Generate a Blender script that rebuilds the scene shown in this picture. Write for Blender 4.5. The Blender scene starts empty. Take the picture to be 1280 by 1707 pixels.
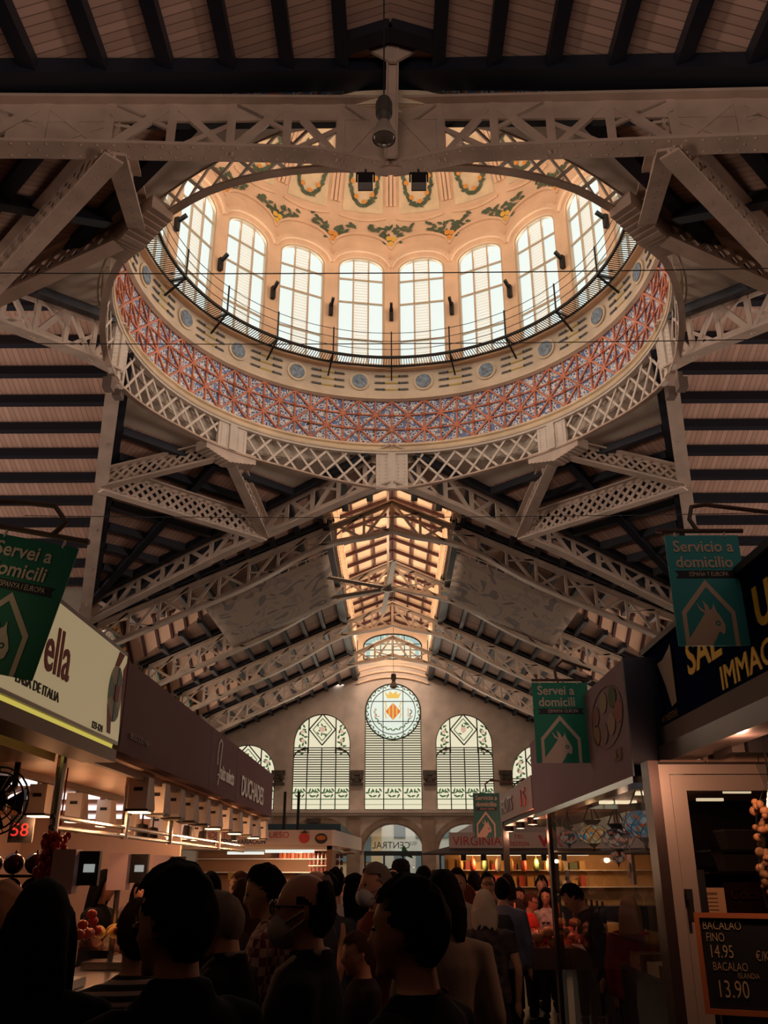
import bpy, bmesh, math, random
from math import sin, cos, pi, radians as R, sqrt, atan2, floor, hypot
from mathutils import Vector, Matrix
random.seed(7)
SC = bpy.context.scene
COL = SC.collection
EYE = 1.65
# ------------------------------------------------------------------ camera
FPX, PITCH, YAW = 1450.0, math.atan(596.5 / 1450.0), 0.0100
CR = Vector((cos(YAW), sin(YAW), 0))
CF = Vector((-sin(YAW) * cos(PITCH), cos(YAW) * cos(PITCH), sin(PITCH)))
CU = CR.cross(CF)
cam_data = bpy.data.cameras.new('camera')
cam = bpy.data.objects.new('camera', cam_data)
COL.objects.link(cam)
cam_data.sensor_fit = 'VERTICAL'
cam_data.sensor_height = 36.0
cam_data.lens = FPX / 1707.0 * 36.0
cam_data.clip_start, cam_data.clip_end = 0.1, 300
M = Matrix((CR, CU, -CF)).transposed().to_4x4()
M.translation = (0, 0, EYE)
cam.matrix_world = M
SC.camera = cam
# ------------------------------------------------------------------ world, exposure
SC.view_settings.view_transform = 'Standard'
SC.view_settings.look = 'None'
SC.view_settings.exposure = 0.0
SC.view_settings.gamma = 1.0
SC.view_settings.use_curve_mapping = False
SC.cycles.use_denoising = True
SC.cycles.max_bounces = 8
world = bpy.data.worlds.new('world')
SC.world = world
world.use_nodes = True
wb = world.node_tree.nodes['Background']
wb.inputs[0].default_value = (1.0, 0.80, 0.66, 1)
wb.inputs[1].default_value = 0.05
WARM, DAY = (1.0, 0.72, 0.52), (1.0, 0.93, 0.84)

def area_light(name, loc, target, sx, sy, power, color, spread=pi):
    d = bpy.data.lights.new(name, 'AREA')
    d.shape = 'RECTANGLE'
    d.size, d.size_y, d.energy, d.color = sx, sy, power, color
    d.spread = spread
    o = bpy.data.objects.new(name, d)
    COL.objects.link(o)
    o.location = loc
    o.rotation_euler = (Vector(target) - Vector(loc)).to_track_quat('-Z', 'Y').to_euler()
    o.visible_camera = False
    return o

# dome: centre and radius (metres, heights are above the camera's eye)
DC, DR = 20.2, 7.45
for k in range(20):        # daylight falling in through the twenty drum windows
    a = R(9 + 18 * k)
    area_light('drum_daylight', (6.95 * sin(a), DC + 6.95 * cos(a), 19.6 + EYE),
               (0, DC, 21.3 + EYE), 1.6, 4.4, 46, (1.0, 0.86, 0.72))
# daylight of the tall transept windows and of the entrance front behind the camera
area_light('transept_daylight', (-24, DC, 7.5 + EYE), (0, DC, 19), 16, 6, 960, (1.0, 0.75, 0.62), R(95))
area_light('transept_daylight', (24, DC, 7.5 + EYE), (0, DC, 19), 16, 6, 960, (1.0, 0.75, 0.62), R(95))
area_light('entrance_daylight', (0, -6, 7.5), (0, 4, 17), 14, 4, 620, (1.0, 0.77, 0.65), R(142))
# daylight of the raised roof lantern over the nave and of the end wall windows
for yy in (37, 44.5, 52):
    for sx_ in (-1, 1):
        area_light('lantern_daylight', (sx_ * 2.45, yy, 15.2 + EYE), (-sx_ * 2, yy, 15.4 + EYE), 6.6, 1.3, 190, (1.0, 0.79, 0.58), R(110))
for sx_ in (-1, 1):      # last lantern bay, spilling down the end wall
    area_light('lantern_daylight', (sx_ * 2.4, 58.5, 15.0 + EYE), (0, 64, 9 + EYE), 4, 1.3, 330, (1.0, 0.80, 0.64))
area_light('end_window_daylight', (0, 63, 7 + EYE), (0, 40, 10), 13, 5, 520, (1.0, 0.84, 0.68))
for sx_ in (-1, 1):
    for yy in (37, 44.6, 52.2):
        area_light('side_window_daylight', (sx_ * 11.2, yy, 7.4 + EYE), (0, yy, 10 + EYE), 5, 2.4, 70, (1.0, 0.74, 0.56))

# ------------------------------------------------------------------ helpers
def V(x, y, h):
    return Vector((x, y, h + EYE))

def ray(px, py):
    return CF + CR * ((px - 640) / FPX) + CU * ((853.5 - py) / FPX)

def at(px, py, Y=None, X=None, Z=None):
    """world point of a photo pixel on the plane Y=, X= or Z="""
    d = ray(px, py)
    t = Y / d.y if Y is not None else (X / d.x if X is not None else (Z - EYE) / d.z)
    return d * t + Vector((0, 0, EYE))

MATS = {}
def new_mat(name):
    m = bpy.data.materials.new(name)
    m.use_nodes = True
    return m, m.node_tree.nodes, m.node_tree.links, m.node_tree.nodes['Principled BSDF']

def mat(name, col, rough=0.6, metal=0.0, var=0.0, scale=4.0, spec=0.4, bump=0.0):
    if name in MATS:
        return MATS[name]
    m, N, L, b = new_mat(name)
    b.inputs['Base Color'].default_value = (*col, 1)
    b.inputs['Roughness'].default_value = rough
    b.inputs['Metallic'].default_value = metal
    b.inputs['Specular IOR Level'].default_value = spec
    if var or bump:
        g = N.new('ShaderNodeNewGeometry')
        n = N.new('ShaderNodeTexNoise')
        n.inputs['Scale'].default_value = scale
        n.inputs['Detail'].default_value = 5
        L.new(g.outputs['Position'], n.inputs['Vector'])
    if var:
        r = N.new('ShaderNodeMapRange')
        r.inputs['From Min'].default_value, r.inputs['From Max'].default_value = 0.3, 0.7
        r.inputs['To Min'].default_value, r.inputs['To Max'].default_value = 1 - var, 1 + var
        L.new(n.outputs['Fac'], r.inputs['Value'])
        mx = N.new('ShaderNodeVectorMath')
        mx.operation = 'SCALE'
        mx.inputs[0].default_value = col
        L.new(r.outputs[0], mx.inputs['Scale'])
        L.new(mx.outputs[0], b.inputs['Base Color'])
    if bump:
        bp = N.new('ShaderNodeBump')
        bp.inputs['Strength'].default_value = bump
        L.new(n.outputs['Fac'], bp.inputs['Height'])
        L.new(bp.outputs[0], b.inputs['Normal'])
    MATS[name] = m
    return m

def glow(name, col, s):
    if name in MATS:
        return MATS[name]
    m, N, L, b = new_mat(name)
    b.inputs['Base Color'].default_value = (*[c * .12 for c in col], 1)
    b.inputs['Emission Color'].default_value = (*col, 1)
    b.inputs['Emission Strength'].default_value = s
    MATS[name] = m
    return m

def glass(name, col, rough=0.02, alpha=0.25):
    """thin pane: mostly clear with a faint reflection"""
    if name in MATS:
        return MATS[name]
    m, N, L, b = new_mat(name)
    t = N.new('ShaderNodeBsdfTransparent')
    t.inputs[0].default_value = (*col, 1)
    g = N.new('ShaderNodeBsdfGlossy')
    g.inputs['Roughness'].default_value = rough
    lw_ = N.new('ShaderNodeLayerWeight'); lw_.inputs[0].default_value = .5
    pw_ = N.new('ShaderNodeMath'); pw_.operation = 'POWER'; pw_.inputs[1].default_value = 4.0
    L.new(lw_.outputs['Facing'], pw_.inputs[0])
    f = N.new('ShaderNodeMath'); f.operation = 'MULTIPLY_ADD'; f.inputs[1].default_value = .5; f.inputs[2].default_value = .03
    L.new(pw_.outputs[0], f.inputs[0])
    mx = N.new('ShaderNodeMixShader')
    L.new(f.outputs[0], mx.inputs[0]); L.new(t.outputs[0], mx.inputs[1]); L.new(g.outputs[0], mx.inputs[2])
    L.new(mx.outputs[0], N['Material Output'].inputs['Surface'])
    MATS[name] = m
    return m

def striped(name, c1, c2, axis, period, duty, rough=0.7, var=0.12):
    """bands across `axis` of the world position: board joints, shirt stripes"""
    if name in MATS:
        return MATS[name]
    m, N, L, b = new_mat(name)
    b.inputs['Roughness'].default_value = rough
    b.inputs['Specular IOR Level'].default_value = 0.2
    g = N.new('ShaderNodeNewGeometry')
    d = N.new('ShaderNodeVectorMath'); d.operation = 'DOT_PRODUCT'
    d.inputs[1].default_value = Vector(axis) / period
    L.new(g.outputs['Position'], d.inputs[0])
    fr = N.new('ShaderNodeMath'); fr.operation = 'FRACT'
    L.new(d.outputs['Value'], fr.inputs[0])
    lt = N.new('ShaderNodeMath'); lt.operation = 'LESS_THAN'; lt.inputs[1].default_value = duty
    L.new(fr.outputs[0], lt.inputs[0])
    fl = N.new('ShaderNodeMath'); fl.operation = 'FLOOR'
    L.new(d.outputs['Value'], fl.inputs[0])
    wn = N.new('ShaderNodeTexWhiteNoise'); wn.noise_dimensions = '1D'
    L.new(fl.outputs[0], wn.inputs['W'])
    ns = N.new('ShaderNodeTexNoise'); ns.inputs['Scale'].default_value = 1.3; ns.inputs['Detail'].default_value = 6
    L.new(g.outputs['Position'], ns.inputs['Vector'])
    ad = N.new('ShaderNodeMath'); ad.operation = 'ADD'
    L.new(wn.outputs['Value'], ad.inputs[0]); L.new(ns.outputs['Fac'], ad.inputs[1])
    mr = N.new('ShaderNodeMapRange')
    mr.inputs['From Max'].default_value = 2.0
    mr.inputs['To Min'].default_value, mr.inputs['To Max'].default_value = 1 - 2 * var, 1 + 2 * var
    L.new(ad.outputs[0], mr.inputs['Value'])
    mx = N.new('ShaderNodeMix'); mx.data_type = 'RGBA'
    mx.inputs[6].default_value = (*c1, 1); mx.inputs[7].default_value = (*c2, 1)
    L.new(lt.outputs[0], mx.inputs[0])
    sc = N.new('ShaderNodeVectorMath'); sc.operation = 'SCALE'
    L.new(mx.outputs[2], sc.inputs[0]); L.new(mr.outputs[0], sc.inputs['Scale'])
    L.new(sc.outputs[0], b.inputs['Base Color'])
    MATS[name] = m
    return m

class MB:
    """collects shapes for ONE mesh"""
    def __init__(s):
        s.v, s.f, s.mi, s.cur, s.uv = [], [], [], 0, None
    def add(s, vs, fs):
        o = len(s.v)
        s.v += [tuple(p) for p in vs]
        s.f += [tuple(i + o for i in f) for f in fs]
        s.mi += [s.cur] * len(fs)
        return s
    def hexa(s, p):
        return s.add(p, [(0, 3, 2, 1), (4, 5, 6, 7), (0, 1, 5, 4), (1, 2, 6, 5), (2, 3, 7, 6), (3, 0, 4, 7)])
    def box(s, c, d, rz=0.0):
        c = Vector(c); x, y, z = d[0] / 2, d[1] / 2, d[2] / 2
        q = [(-x, -y, -z), (x, -y, -z), (x, y, -z), (-x, y, -z), (-x, -y, z), (x, -y, z), (x, y, z), (-x, y, z)]
        ca, sa = cos(rz), sin(rz)
        return s.hexa([c + Vector((a * ca - b * sa, a * sa + b * ca, e)) for a, b, e in q])
    def bb(s, x0, x1, y0, y1, z0, z1):
        return s.box(((x0 + x1) / 2, (y0 + y1) / 2, (z0 + z1) / 2), (x1 - x0, y1 - y0, z1 - z0))
    def bar(s, p, q, w, h, up=(0, 0, 1)):
        """rectangular bar p-q: w across, h along `up`"""
        p, q = Vector(p), Vector(q)
        d = (q - p)
        if d.length < 1e-6: return s
        d.normalize()
        x = d.cross(Vector(up))
        if x.length < 1e-4: x = d.cross(Vector((1, 0, 0.01)))
        x.normalize(); u = x.cross(d).normalized()
        x *= w / 2; u *= h / 2
        return s.hexa([p - x - u, p + x - u, q + x - u, q - x - u, p - x + u, p + x + u, q + x + u, q - x + u])
    def poly_bar(s, pts, w, h, up=(0, 0, 1)):
        for a, b in zip(pts, pts[1:]): s.bar(a, b, w, h, up)
        return s
    def tube(s, pts, r, n=8, caps=True):
        """tube along points; r a number or a list"""
        pts = [Vector(p) for p in pts]
        rs = r if isinstance(r, (list, tuple)) else [r] * len(pts)
        vs, fs, last = [], [], None
        for i, p in enumerate(pts):
            d = (pts[min(i + 1, len(pts) - 1)] - pts[max(i - 1, 0)])
            d = d.normalized() if d.length > 1e-9 else Vector((0, 0, 1))
            x = last - d * last.dot(d) if last is not None else d.cross(Vector((0.3, 0.2, 1)) if abs(d.z) < .95 else Vector((1, 0, 0)))
            x.normalize(); last = x
            y = d.cross(x)
            vs += [p + (x * cos(2 * pi * k / n) + y * sin(2 * pi * k / n)) * rs[i] for k in range(n)]
        for i in range(len(pts) - 1):
            for k in range(n):
                a, b = i * n + k, i * n + (k + 1) % n
                fs.append((a, b, b + n, a + n))
        if caps:
            fs.append(tuple(range(n))[::-1]); fs.append(tuple(range((len(pts) - 1) * n, len(pts) * n)))
        return s.add(vs, fs)
    def loft(s, rings, n=14):
        """rings: (centre, rx, ry[, exponent]) stacked; each ring lies in the xy plane"""
        vs, fs = [], []
        for c, rx, ry in rings:
            c = Vector(c)
            vs += [c + Vector((rx * cos(2 * pi * k / n), ry * sin(2 * pi * k / n), 0)) for k in range(n)]
        for i in range(len(rings) - 1):
            for k in range(n):
                a, b = i * n + k, i * n + (k + 1) % n
                fs.append((a, b, b + n, a + n))
        fs.append(tuple(range(n))[::-1]); fs.append(tuple(range((len(rings) - 1) * n, len(rings) * n)))
        return s.add(vs, fs)
    def lathe(s, prof, c=(0, 0, 0), n=24, a0=0.0, a1=2 * pi):
        """profile (r, z) turned about the vertical through c"""
        c = Vector(c); full = abs(a1 - a0 - 2 * pi) < 1e-6
        m = n if full else n + 1
        vs, fs = [], []
        for r, z in prof:
            vs += [c + Vector((r * sin(a0 + (a1 - a0) * k / n), r * cos(a0 + (a1 - a0) * k / n), z)) for k in range(m)]
        for i in range(len(prof) - 1):
            for k in range(n):
                a, b = i * m + k, i * m + (k + 1) % m
                fs.append((a, a + m, b + m, b))
        return s.add(vs, fs)
    def ball(s, c, rx, ry=None, rz=None, n=12, m=8):
        ry = rx if ry is None else ry; rz = rx if rz is None else rz
        c = Vector(c); vs, fs = [c + Vector((0, 0, -rz))], []
        for i in range(1, m):
            t = -pi / 2 + pi * i / m
            vs += [c + Vector((rx * cos(t) * cos(2 * pi * k / n), ry * cos(t) * sin(2 * pi * k / n), rz * sin(t))) for k in range(n)]
        vs.append(c + Vector((0, 0, rz)))
        for k in range(n):
            fs.append((0, 1 + (k + 1) % n, 1 + k))
            fs.append((len(vs) - 1, len(vs) - 1 - n + k, len(vs) - 1 - n + (k + 1) % n))
        for i in range(m - 2):
            for k in range(n):
                a, b = 1 + i * n + k, 1 + i * n + (k + 1) % n
                fs.append((a, b, b + n, a + n))
        return s.add(vs, fs)
    def slab(s, pts, t, up=(0, 0, 1)):
        """flat polygon with thickness t along up"""
        n = len(pts); u = Vector(up) * t
        pts = [Vector(p) for p in pts]
        return s.add(pts + [p + u for p in pts], [tuple(range(n))[::-1], tuple(range(n, 2 * n))] +
                     [(i, (i + 1) % n, (i + 1) % n + n, i + n) for i in range(n)])
    def build(s, name, mats, parent=None, smooth=False, mods=()):
        me = bpy.data.meshes.new(name)
        me.from_pydata(s.v, [], s.f)
        mats = mats if isinstance(mats, (list, tuple)) else [mats]
        for m in mats: me.materials.append(m)
        if len(mats) > 1: me.polygons.foreach_set('material_index', s.mi)
        if smooth: me.polygons.foreach_set('use_smooth', [True] * len(me.polygons))
        me.update()
        o = bpy.data.objects.new(name, me)
        COL.objects.link(o)
        if parent is not None: adopt(o, parent)
        return o

def adopt(o, parent):
    """world-space geometry stays put under its parent"""
    o.parent = parent
    o.matrix_parent_inverse = wm(parent).inverted()

def wm(o):
    return (wm(o.parent) @ o.matrix_parent_inverse if o.parent else Matrix.Identity(4)) @ o.matrix_basis

def tag(o, label=None, cat=None, group=None, kind=None):
    for k, v in (('label', label), ('category', cat), ('group', group), ('kind', kind)):
        if v: o[k] = v
    return o

def thing(name, loc, label, cat, group=None, rz=0.0):
    o = bpy.data.objects.new(name, None)
    o.empty_display_size = 0.1
    COL.objects.link(o)
    o.location = loc
    o.rotation_euler.z = rz
    return tag(o, label, cat, group)

def struct(name, mb, m, parent=None, **k):
    o = mb.build(name, m, parent, **k)
    if parent is None: o['kind'] = 'structure'
    return o

def frame(o, xd, yd):
    """matrix with local x along xd, local y along yd, local z out of the face"""
    x = Vector(xd).normalized(); y = Vector(yd); y = (y - x * y.dot(x)).normalized(); z = x.cross(y)
    m = Matrix((x, y, z)).transposed().to_4x4(); m.translation = Vector(o)
    return m

def text(name, s, fr, size, m, parent, x=0, y=0, z=0.01, align='LEFT', wide=1.0, ext=0.003, shear=0.0, bold=0.0):
    c = bpy.data.curves.new(name, 'FONT')
    c.body, c.size, c.extrude, c.align_x, c.shear, c.offset = s, size, ext, align, shear, bold
    c.resolution_u = 3
    c.materials.append(m)
    o = bpy.data.objects.new(name, c); COL.objects.link(o)
    o.matrix_basis = fr @ Matrix.Translation((x, y, z)) @ Matrix.Diagonal((wide, 1, 1, 1))
    if parent is not None:
        adopt(o, parent)
    return o

def shape(name, outline, holes, fr, t, m, parent=None, z=0.0):
    """flat plate with holes: outline and holes are lists of 2D points in the frame"""
    c = bpy.data.curves.new(name, 'CURVE')
    c.dimensions, c.fill_mode, c.extrude = '2D', 'BOTH', t / 2
    for loop in [outline] + list(holes):
        sp = c.splines.new('POLY')
        sp.points.add(len(loop) - 1)
        for p, q in zip(sp.points, loop): p.co = (q[0], q[1], 0, 1)
        sp.use_cyclic_u = True
    c.materials.append(m)
    o = bpy.data.objects.new(name, c); COL.objects.link(o)
    mw = fr @ Matrix.Translation((0, 0, z))
    o.matrix_basis = mw
    if parent is not None: adopt(o, parent)
    return o

def arch(w, z0, zs, rise, n=16, cx=0.0):
    """outline of an opening: sill z0, springing zs, elliptical head"""
    return [(cx - w / 2, z0), (cx + w / 2, z0)] + [(cx + w / 2 * cos(pi * k / n), zs + rise * sin(pi * k / n)) for k in range(n + 1)]

def rect(x0, y0, x1, y1):
    return [(x0, y0), (x1, y0), (x1, y1), (x0, y1)]

def circ(cx, cy, r, n=24, ry=None):
    return [(cx + r * cos(2 * pi * k / n), cy + (ry or r) * sin(2 * pi * k / n)) for k in range(n)]

# ------------------------------------------------------------------ shared materials
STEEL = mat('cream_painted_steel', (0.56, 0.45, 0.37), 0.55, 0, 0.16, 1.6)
STEEL2 = mat('brown_shadow_steel', (0.50, 0.37, 0.29), 0.6, 0, 0.16, 1.8)  # same cream steel, its shade away from the dome put into the colour
NAVY = mat('navy_black_paint', (0.010, 0.012, 0.022), 0.5)
MAROON = mat('dark_red_paint', (0.07, 0.022, 0.02), 0.6)
PLASTER = mat('grey_plaster', (0.50, 0.43, 0.36), 0.8, 0, 0.12, 0.8)
PEACH = mat('peach_plaster', (0.80, 0.54, 0.35), 0.75, 0, 0.10, 1.1)
CREAM = mat('cream_stucco', (0.74, 0.60, 0.42), 0.7, 0, 0.14, 1.4)
STONE = mat('sandstone', (0.64, 0.53, 0.45), 0.85, 0, 0.16, 0.9)
IRON = mat('black_iron', (0.012, 0.014, 0.016), 0.45, 0.3)
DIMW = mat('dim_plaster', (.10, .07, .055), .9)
BLACK = mat('black_plastic', (0.012, 0.011, 0.013), 0.5)
CHROME = mat('brushed_chrome', (0.6, 0.58, 0.56), 0.22, 1.0)
ALU = mat('warm_aluminium', (0.52, 0.42, 0.36), 0.4, 0.4)
WHITE = mat('white_enamel', (0.72, 0.68, 0.63), 0.5)
BOARD_Y = striped('boards_across_nave', (0.50, 0.325, 0.255), (0.22, 0.135, 0.105), (0, 1, 0), 0.16, 0.12)
BOARD_X = striped('boards_across_transept', (0.50, 0.325, 0.255), (0.26, 0.16, 0.125), (1, 0, 0), 0.16, 0.12)
BOARD_P = striped('boards_diagonal', (0.50, 0.325, 0.255), (0.26, 0.16, 0.125), (.7071, .7071, 0), 0.16, 0.12)
BOARD_M = striped('boards_counter_diagonal', (0.50, 0.325, 0.255), (0.26, 0.16, 0.125), (.7071, -.7071, 0), 0.16, 0.12)
# ================================================================== THE HALL
ZR, SL, SC_ = 14.5, 0.45, 0.415            # ridge height above the eye, roof slope
TA, TB = 0.36, 0.38            # crossing trusses: outward run and fall per metre
KX, KY0, KY1 = 11.6, DC - 11.64, DC + 11.64
YT = [33.4, 41.1, 48.2, 56.0]  # nave trusses
YW = 64.0                      # end wall
struct('floor', MB().bb(-30, 30, -8, YW + 14, -0.2, 0), mat('dark_terrazzo', (0.03, 0.025, 0.025), 0.5, 0, 0.3, 3))

def hub(i):                    # four crown points of the ring: far, right, near, left
    a = i * pi / 2
    return Vector((DR * sin(a), DC + DR * cos(a), 0))

def tpt(i, side, s, z):        # point s metres along a crossing truss
    a = i * pi / 2
    n = Vector((sin(a), cos(a), 0)); t = Vector((cos(a), -sin(a), 0)) * side
    p = hub(i) + t * s + n * (TA * s)
    return V(p.x, p.y, z)

def roof(name, poly, zf, m):
    return struct(name, MB().slab([V(x, y, zf(x, y)) for x, y in poly], 0.12), m)

def purlin(par, p, q, w=0.26, h=0.26, m=None, nm='purlin'):
    MB().bar(p - Vector((0, 0, h / 2)), q - Vector((0, 0, h / 2)), w, h).build(nm, m or NAVY, par)

def tlen(d):                   # half width reached by the valley line at distance d from the hub line
    return d / TA
PUR = [0.9 + 0.98 * k for k in range(11)]
zn = lambda x, y: ZR - SL * abs(x)
zt = lambda x, y: ZR - SC_ * abs(y - DC)
zc_ = lambda x, y: ZR - SC_ * abs(x)
for sx, nm in ((-1, 'left'), (1, 'right')):
    # near nave roof over the camera: purlins run towards the dome
    ye = DC - DR
    c = roof('ceiling_near_' + nm, [(0, ye), (0, -7), (sx * 12, -7), (sx * 12, ye - TA * 12)], zc_, BOARD_Y)
    for x in PUR:
        purlin(c, V(sx * x, ye - TA * x - .4, zc_(x, 0)), V(sx * x, -6.9, zc_(x, 0)), 0.24, 0.26)
    c2 = MB()
    for k in range(12):
        c2.bar(V(sx * k, ye - TA * k - .3, zc_(k, 0) - .15), V(sx * (k + 1), ye - TA * (k + 1) - .3, zc_(k + 1, 0) - .15), 0.5, 0.3)
    c2.build('valley_beam', NAVY, c)
    purlin(c, V(0, 11.45, ZR - .05), V(sx * .9, 11.45, zc_(.9, 0) - .05), 0.30, 0.24, None, 'rafter')
    # transept roofs, two slopes each
    for sy, n2 in ((1, 'far'), (-1, 'near')):
        xe = sx * DR
        c = roof('ceiling_transept_%s_%s' % (n2, nm), [(xe, DC), (sx * 24.5, DC), (sx * 24.5, DC + sy * 11.2), (xe + sx * TA * 11.2, DC + sy * 11.2)], zt, BOARD_X)
        for d in PUR:
            purlin(c, V(xe + sx * (TA * d + .1), DC + sy * d, zt(0, DC + d)), V(sx * 24.4, DC + sy * d, zt(0, DC + d)))
        # diagonal corner roof
        A, C = hub(0 if sy > 0 else 2), hub(1 if sx > 0 else 3)
        zb = lambda rb: 13.9 + .395 * (DR / sqrt(2) - rb)
        dg = Vector((sx, sy, 0)) / sqrt(2); pe = Vector((sy, -sx, 0)) / sqrt(2)
        def bp(rb, e):         # point of the corner roof: radius along the diagonal, offset across
            p = Vector((0, DC, 0)) + dg * rb + pe * e
            return V(p.x, p.y, zb(rb))
        q0 = DR / sqrt(2)
        rk = q0 + .962 * 11.64
        edge = lambda rb: q0 * (rk - rb) / (rk - q0)   # half length of a purlin at rb
        c = struct('ceiling_corner_%s_%s' % (n2, nm), MB().slab([bp(8.3, -edge(8.3)), bp(rk, 0), bp(8.3, edge(8.3))], 0.12), BOARD_P if sx * sy < 0 else BOARD_M)
        k = 8.45
        while k < rk - .5:
            purlin(c, bp(k, -max(.2, edge(k) - .42)), bp(k, max(.2, edge(k) - .42))); k += 0.98
        purlin(c, bp(8.3, 0) - Vector((0, 0, .1)), bp(rk - .3, 0) - Vector((0, 0, .1)), .26, .26, None, 'rafter')
        for e in (-1, 1):
            purlin(c, bp(5.8, e * (edge(5.8) - .35)) - Vector((0, 0, .02)), bp(rk - .6, 0), .22, .22, None, 'rafter')
        sm = MB()
        n = 24
        inner, outer = [], []
        for j in range(n + 1):
            ph = -pi / 4 + pi / 2 * j / n
            inner.append(bp(7.6 * cos(ph), 7.6 * sin(ph)))
            ro = max(7.62, min(8.3 / cos(ph), q0 * rk / ((rk - q0) * abs(sin(ph)) + q0 * cos(ph))))
            outer.append(bp(ro * cos(ph), ro * sin(ph)))
        vs = inner + outer
        sm.add(vs, [(j, j + 1, j + n + 2, j + n + 1) for j in range(n)])
        sm.build('soffit', PLASTER, c)
    # far nave roof with triangular notches for the side dormers
    mids = [(YT[k] + YT[k + 1]) / 2 for k in range(3)]
    ys = DC + DR
    mono = 2.6
    poly = [(sx * mono, YT[0] - .9), (sx * mono, YW)] + [(sx * 12.6, YW)]
    for ym in reversed(mids):
        poly += [(sx * 12.6, ym + 3.4), (sx * 7.2, ym), (sx * 12.6, ym - 3.4)]
    poly += [(sx * 12.6, KY1 + .5), (sx * KX, KY1), (0, ys), (0, YT[0] - .9)]
    c = roof('ceiling_nave_' + nm, poly, zn, BOARD_Y)
    for x in PUR:
        if x < mono:
            purlin(c, V(sx * x, ys + TA * x + .1, zn(x, 0)), V(sx * x, YT[0] - .9, zn(x, 0)))
            continue
        cuts = [ys + TA * x + .1]
        for ym in mids:
            if x > 7.2:
                h = (x - 7.2) / 5.4 * 3.4
                cuts += [ym - h, ym + h]
        cuts.append(YW - .1)
        for a, b in zip(cuts[::2], cuts[1::2]):
            purlin(c, V(sx * x, a, zn(x, 0)), V(sx * x, b, zn(x, 0)), .2, .24)
    for yt in YT + [YW - .3]:
        for dy in (-.32, .32):
            if yt + dy < YW:
                purlin(c, V(sx * 2.4, yt + dy, zn(2.4, 0) + .02), V(sx * 12, yt + dy, zn(12, 0) + .02), .24, .2, None, 'rafter')
    purlin(c, V(sx * 2.7, YT[0] - .6, zn(2.7, 0) + .02), V(sx * 2.7, YW, zn(2.7, 0) + .02), .26, .4)
    bm_ = MB()
    bm_.bar(V(0, ys + .3, ZR - .2), V(sx * 11, ys + .3 + TA * 11, zn(11, 0) - .25), .45, .34)
    bm_.build('valley_beam', NAVY, c)
    LPB = mat('dormer_peach_boards', (.70, .46, .34), .7, 0, .08, 1.5)
    # dormers: two small slopes, dark red rafters, a lit gable with a dotted green arch
    for j, ym in enumerate(mids):
        zg = lambda x, y: zn(7.2, 0) - .72 * abs(y - ym)
        for sy in (-1, 1):
            d = roof('ceiling_dormer_%s_%d' % (nm, 2 * j + (sy > 0)), [(sx * 7.2, ym), (sx * 12.6, ym), (sx * 12.6, ym + sy * 3.4)],
                     lambda x, y: zg(x, y) if abs(x) > 7.3 else zn(7.2, 0), LPB)
            for k in range(7):
                x = 8.0 + k * .7; h = (x - 7.2) / 5.4 * 3.4
                purlin(d, V(sx * x, ym, zg(0, ym) - .02), V(sx * x, ym + sy * h, zg(0, ym + h) - .02), .12, .12, MAROON, 'rafter')
        fr = frame(V(sx * 12.55, ym, 0), (0, -sx, 0), (0, 0, 1))
        zt0 = zn(7.2, 0)
        w = struct('wall_dormer_%s_%d' % (nm, j), MB(), PLASTER)
        shape('gable', [(-3.4, 3), (3.4, 3), (3.4, zt0 - 2.4), (0, zt0), (-3.4, zt0 - 2.4)], [arch(4.2, 5.2, 8.2, 1.5)], fr, .3, PLASTER, w)
        arc = [(2.55 * cos(pi * k / 20), 8.2 + 1.85 * sin(pi * k / 20)) for k in range(21)]
        arc2 = [(2.15 * cos(pi * k / 20), 8.2 + 1.52 * sin(pi * k / 20)) for k in range(21)]
        shape('green_arch_trim', arc + arc2[::-1], [], fr, .1, mat('dark_green_tile', (0.02, 0.10, 0.09), .4), w, .2)
        dm = MB()
        for k in range(15):
            a = pi * (k + .5) / 15
            q = fr @ Vector((2.35 * cos(a), 8.2 + 1.69 * sin(a), .28))
            dm.ball(q, .11, .11, .11, 8, 6)
        dm.build('tile_dot', mat('orange_tile', (.75, .30, .06), .4), w)
        MB().add([fr @ Vector((a, b, -.1)) for a, b in arch(4.2, 5.2, 8.2, 1.5)], [tuple(range(19))]).build('pane', glow('side_glass', (1, .84, .66), .75), w)
        bm2 = MB()
        for k in range(11):
            xx = -1.9 + k * .38
            bm2.bar(fr @ Vector((xx, 5.2, .02)), fr @ Vector((xx, 8.2 + 1.4 * sqrt(max(0, 1 - (xx / 2.1) ** 2)), .02)), .12, .1, (sx, 0, 0))
        bm2.build('window_bar', STEEL, w)
    wl = struct('wall_' + nm, MB().bb(sx * 12.7 - .15, sx * 12.7 + .15, KY1, YW, 0, 4.6 + EYE), PLASTER)
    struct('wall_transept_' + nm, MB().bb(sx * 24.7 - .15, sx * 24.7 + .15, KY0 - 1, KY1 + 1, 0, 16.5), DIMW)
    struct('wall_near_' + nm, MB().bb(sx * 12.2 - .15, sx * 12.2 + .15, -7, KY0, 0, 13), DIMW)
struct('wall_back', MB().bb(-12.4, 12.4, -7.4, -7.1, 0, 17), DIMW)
# pillars under the crossing corners and nave trusses
pm = mat('cream_pillar', (.55, .43, .34), .6, 0, .1, 1)
for n_, (x, y) in enumerate([(sx * KX, y) for sx in (-1, 1) for y in [KY0, KY1] + YT]):
    struct('pillar_%d' % (n_ + 1), MB().lathe([(.34, 0), (.34, .5), (.24, .7), (.2, 7.6), (.34, 8.1), (.34, zn(x, 0) - 1.1 + EYE)], (x, y, 0), 12), pm)

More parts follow.
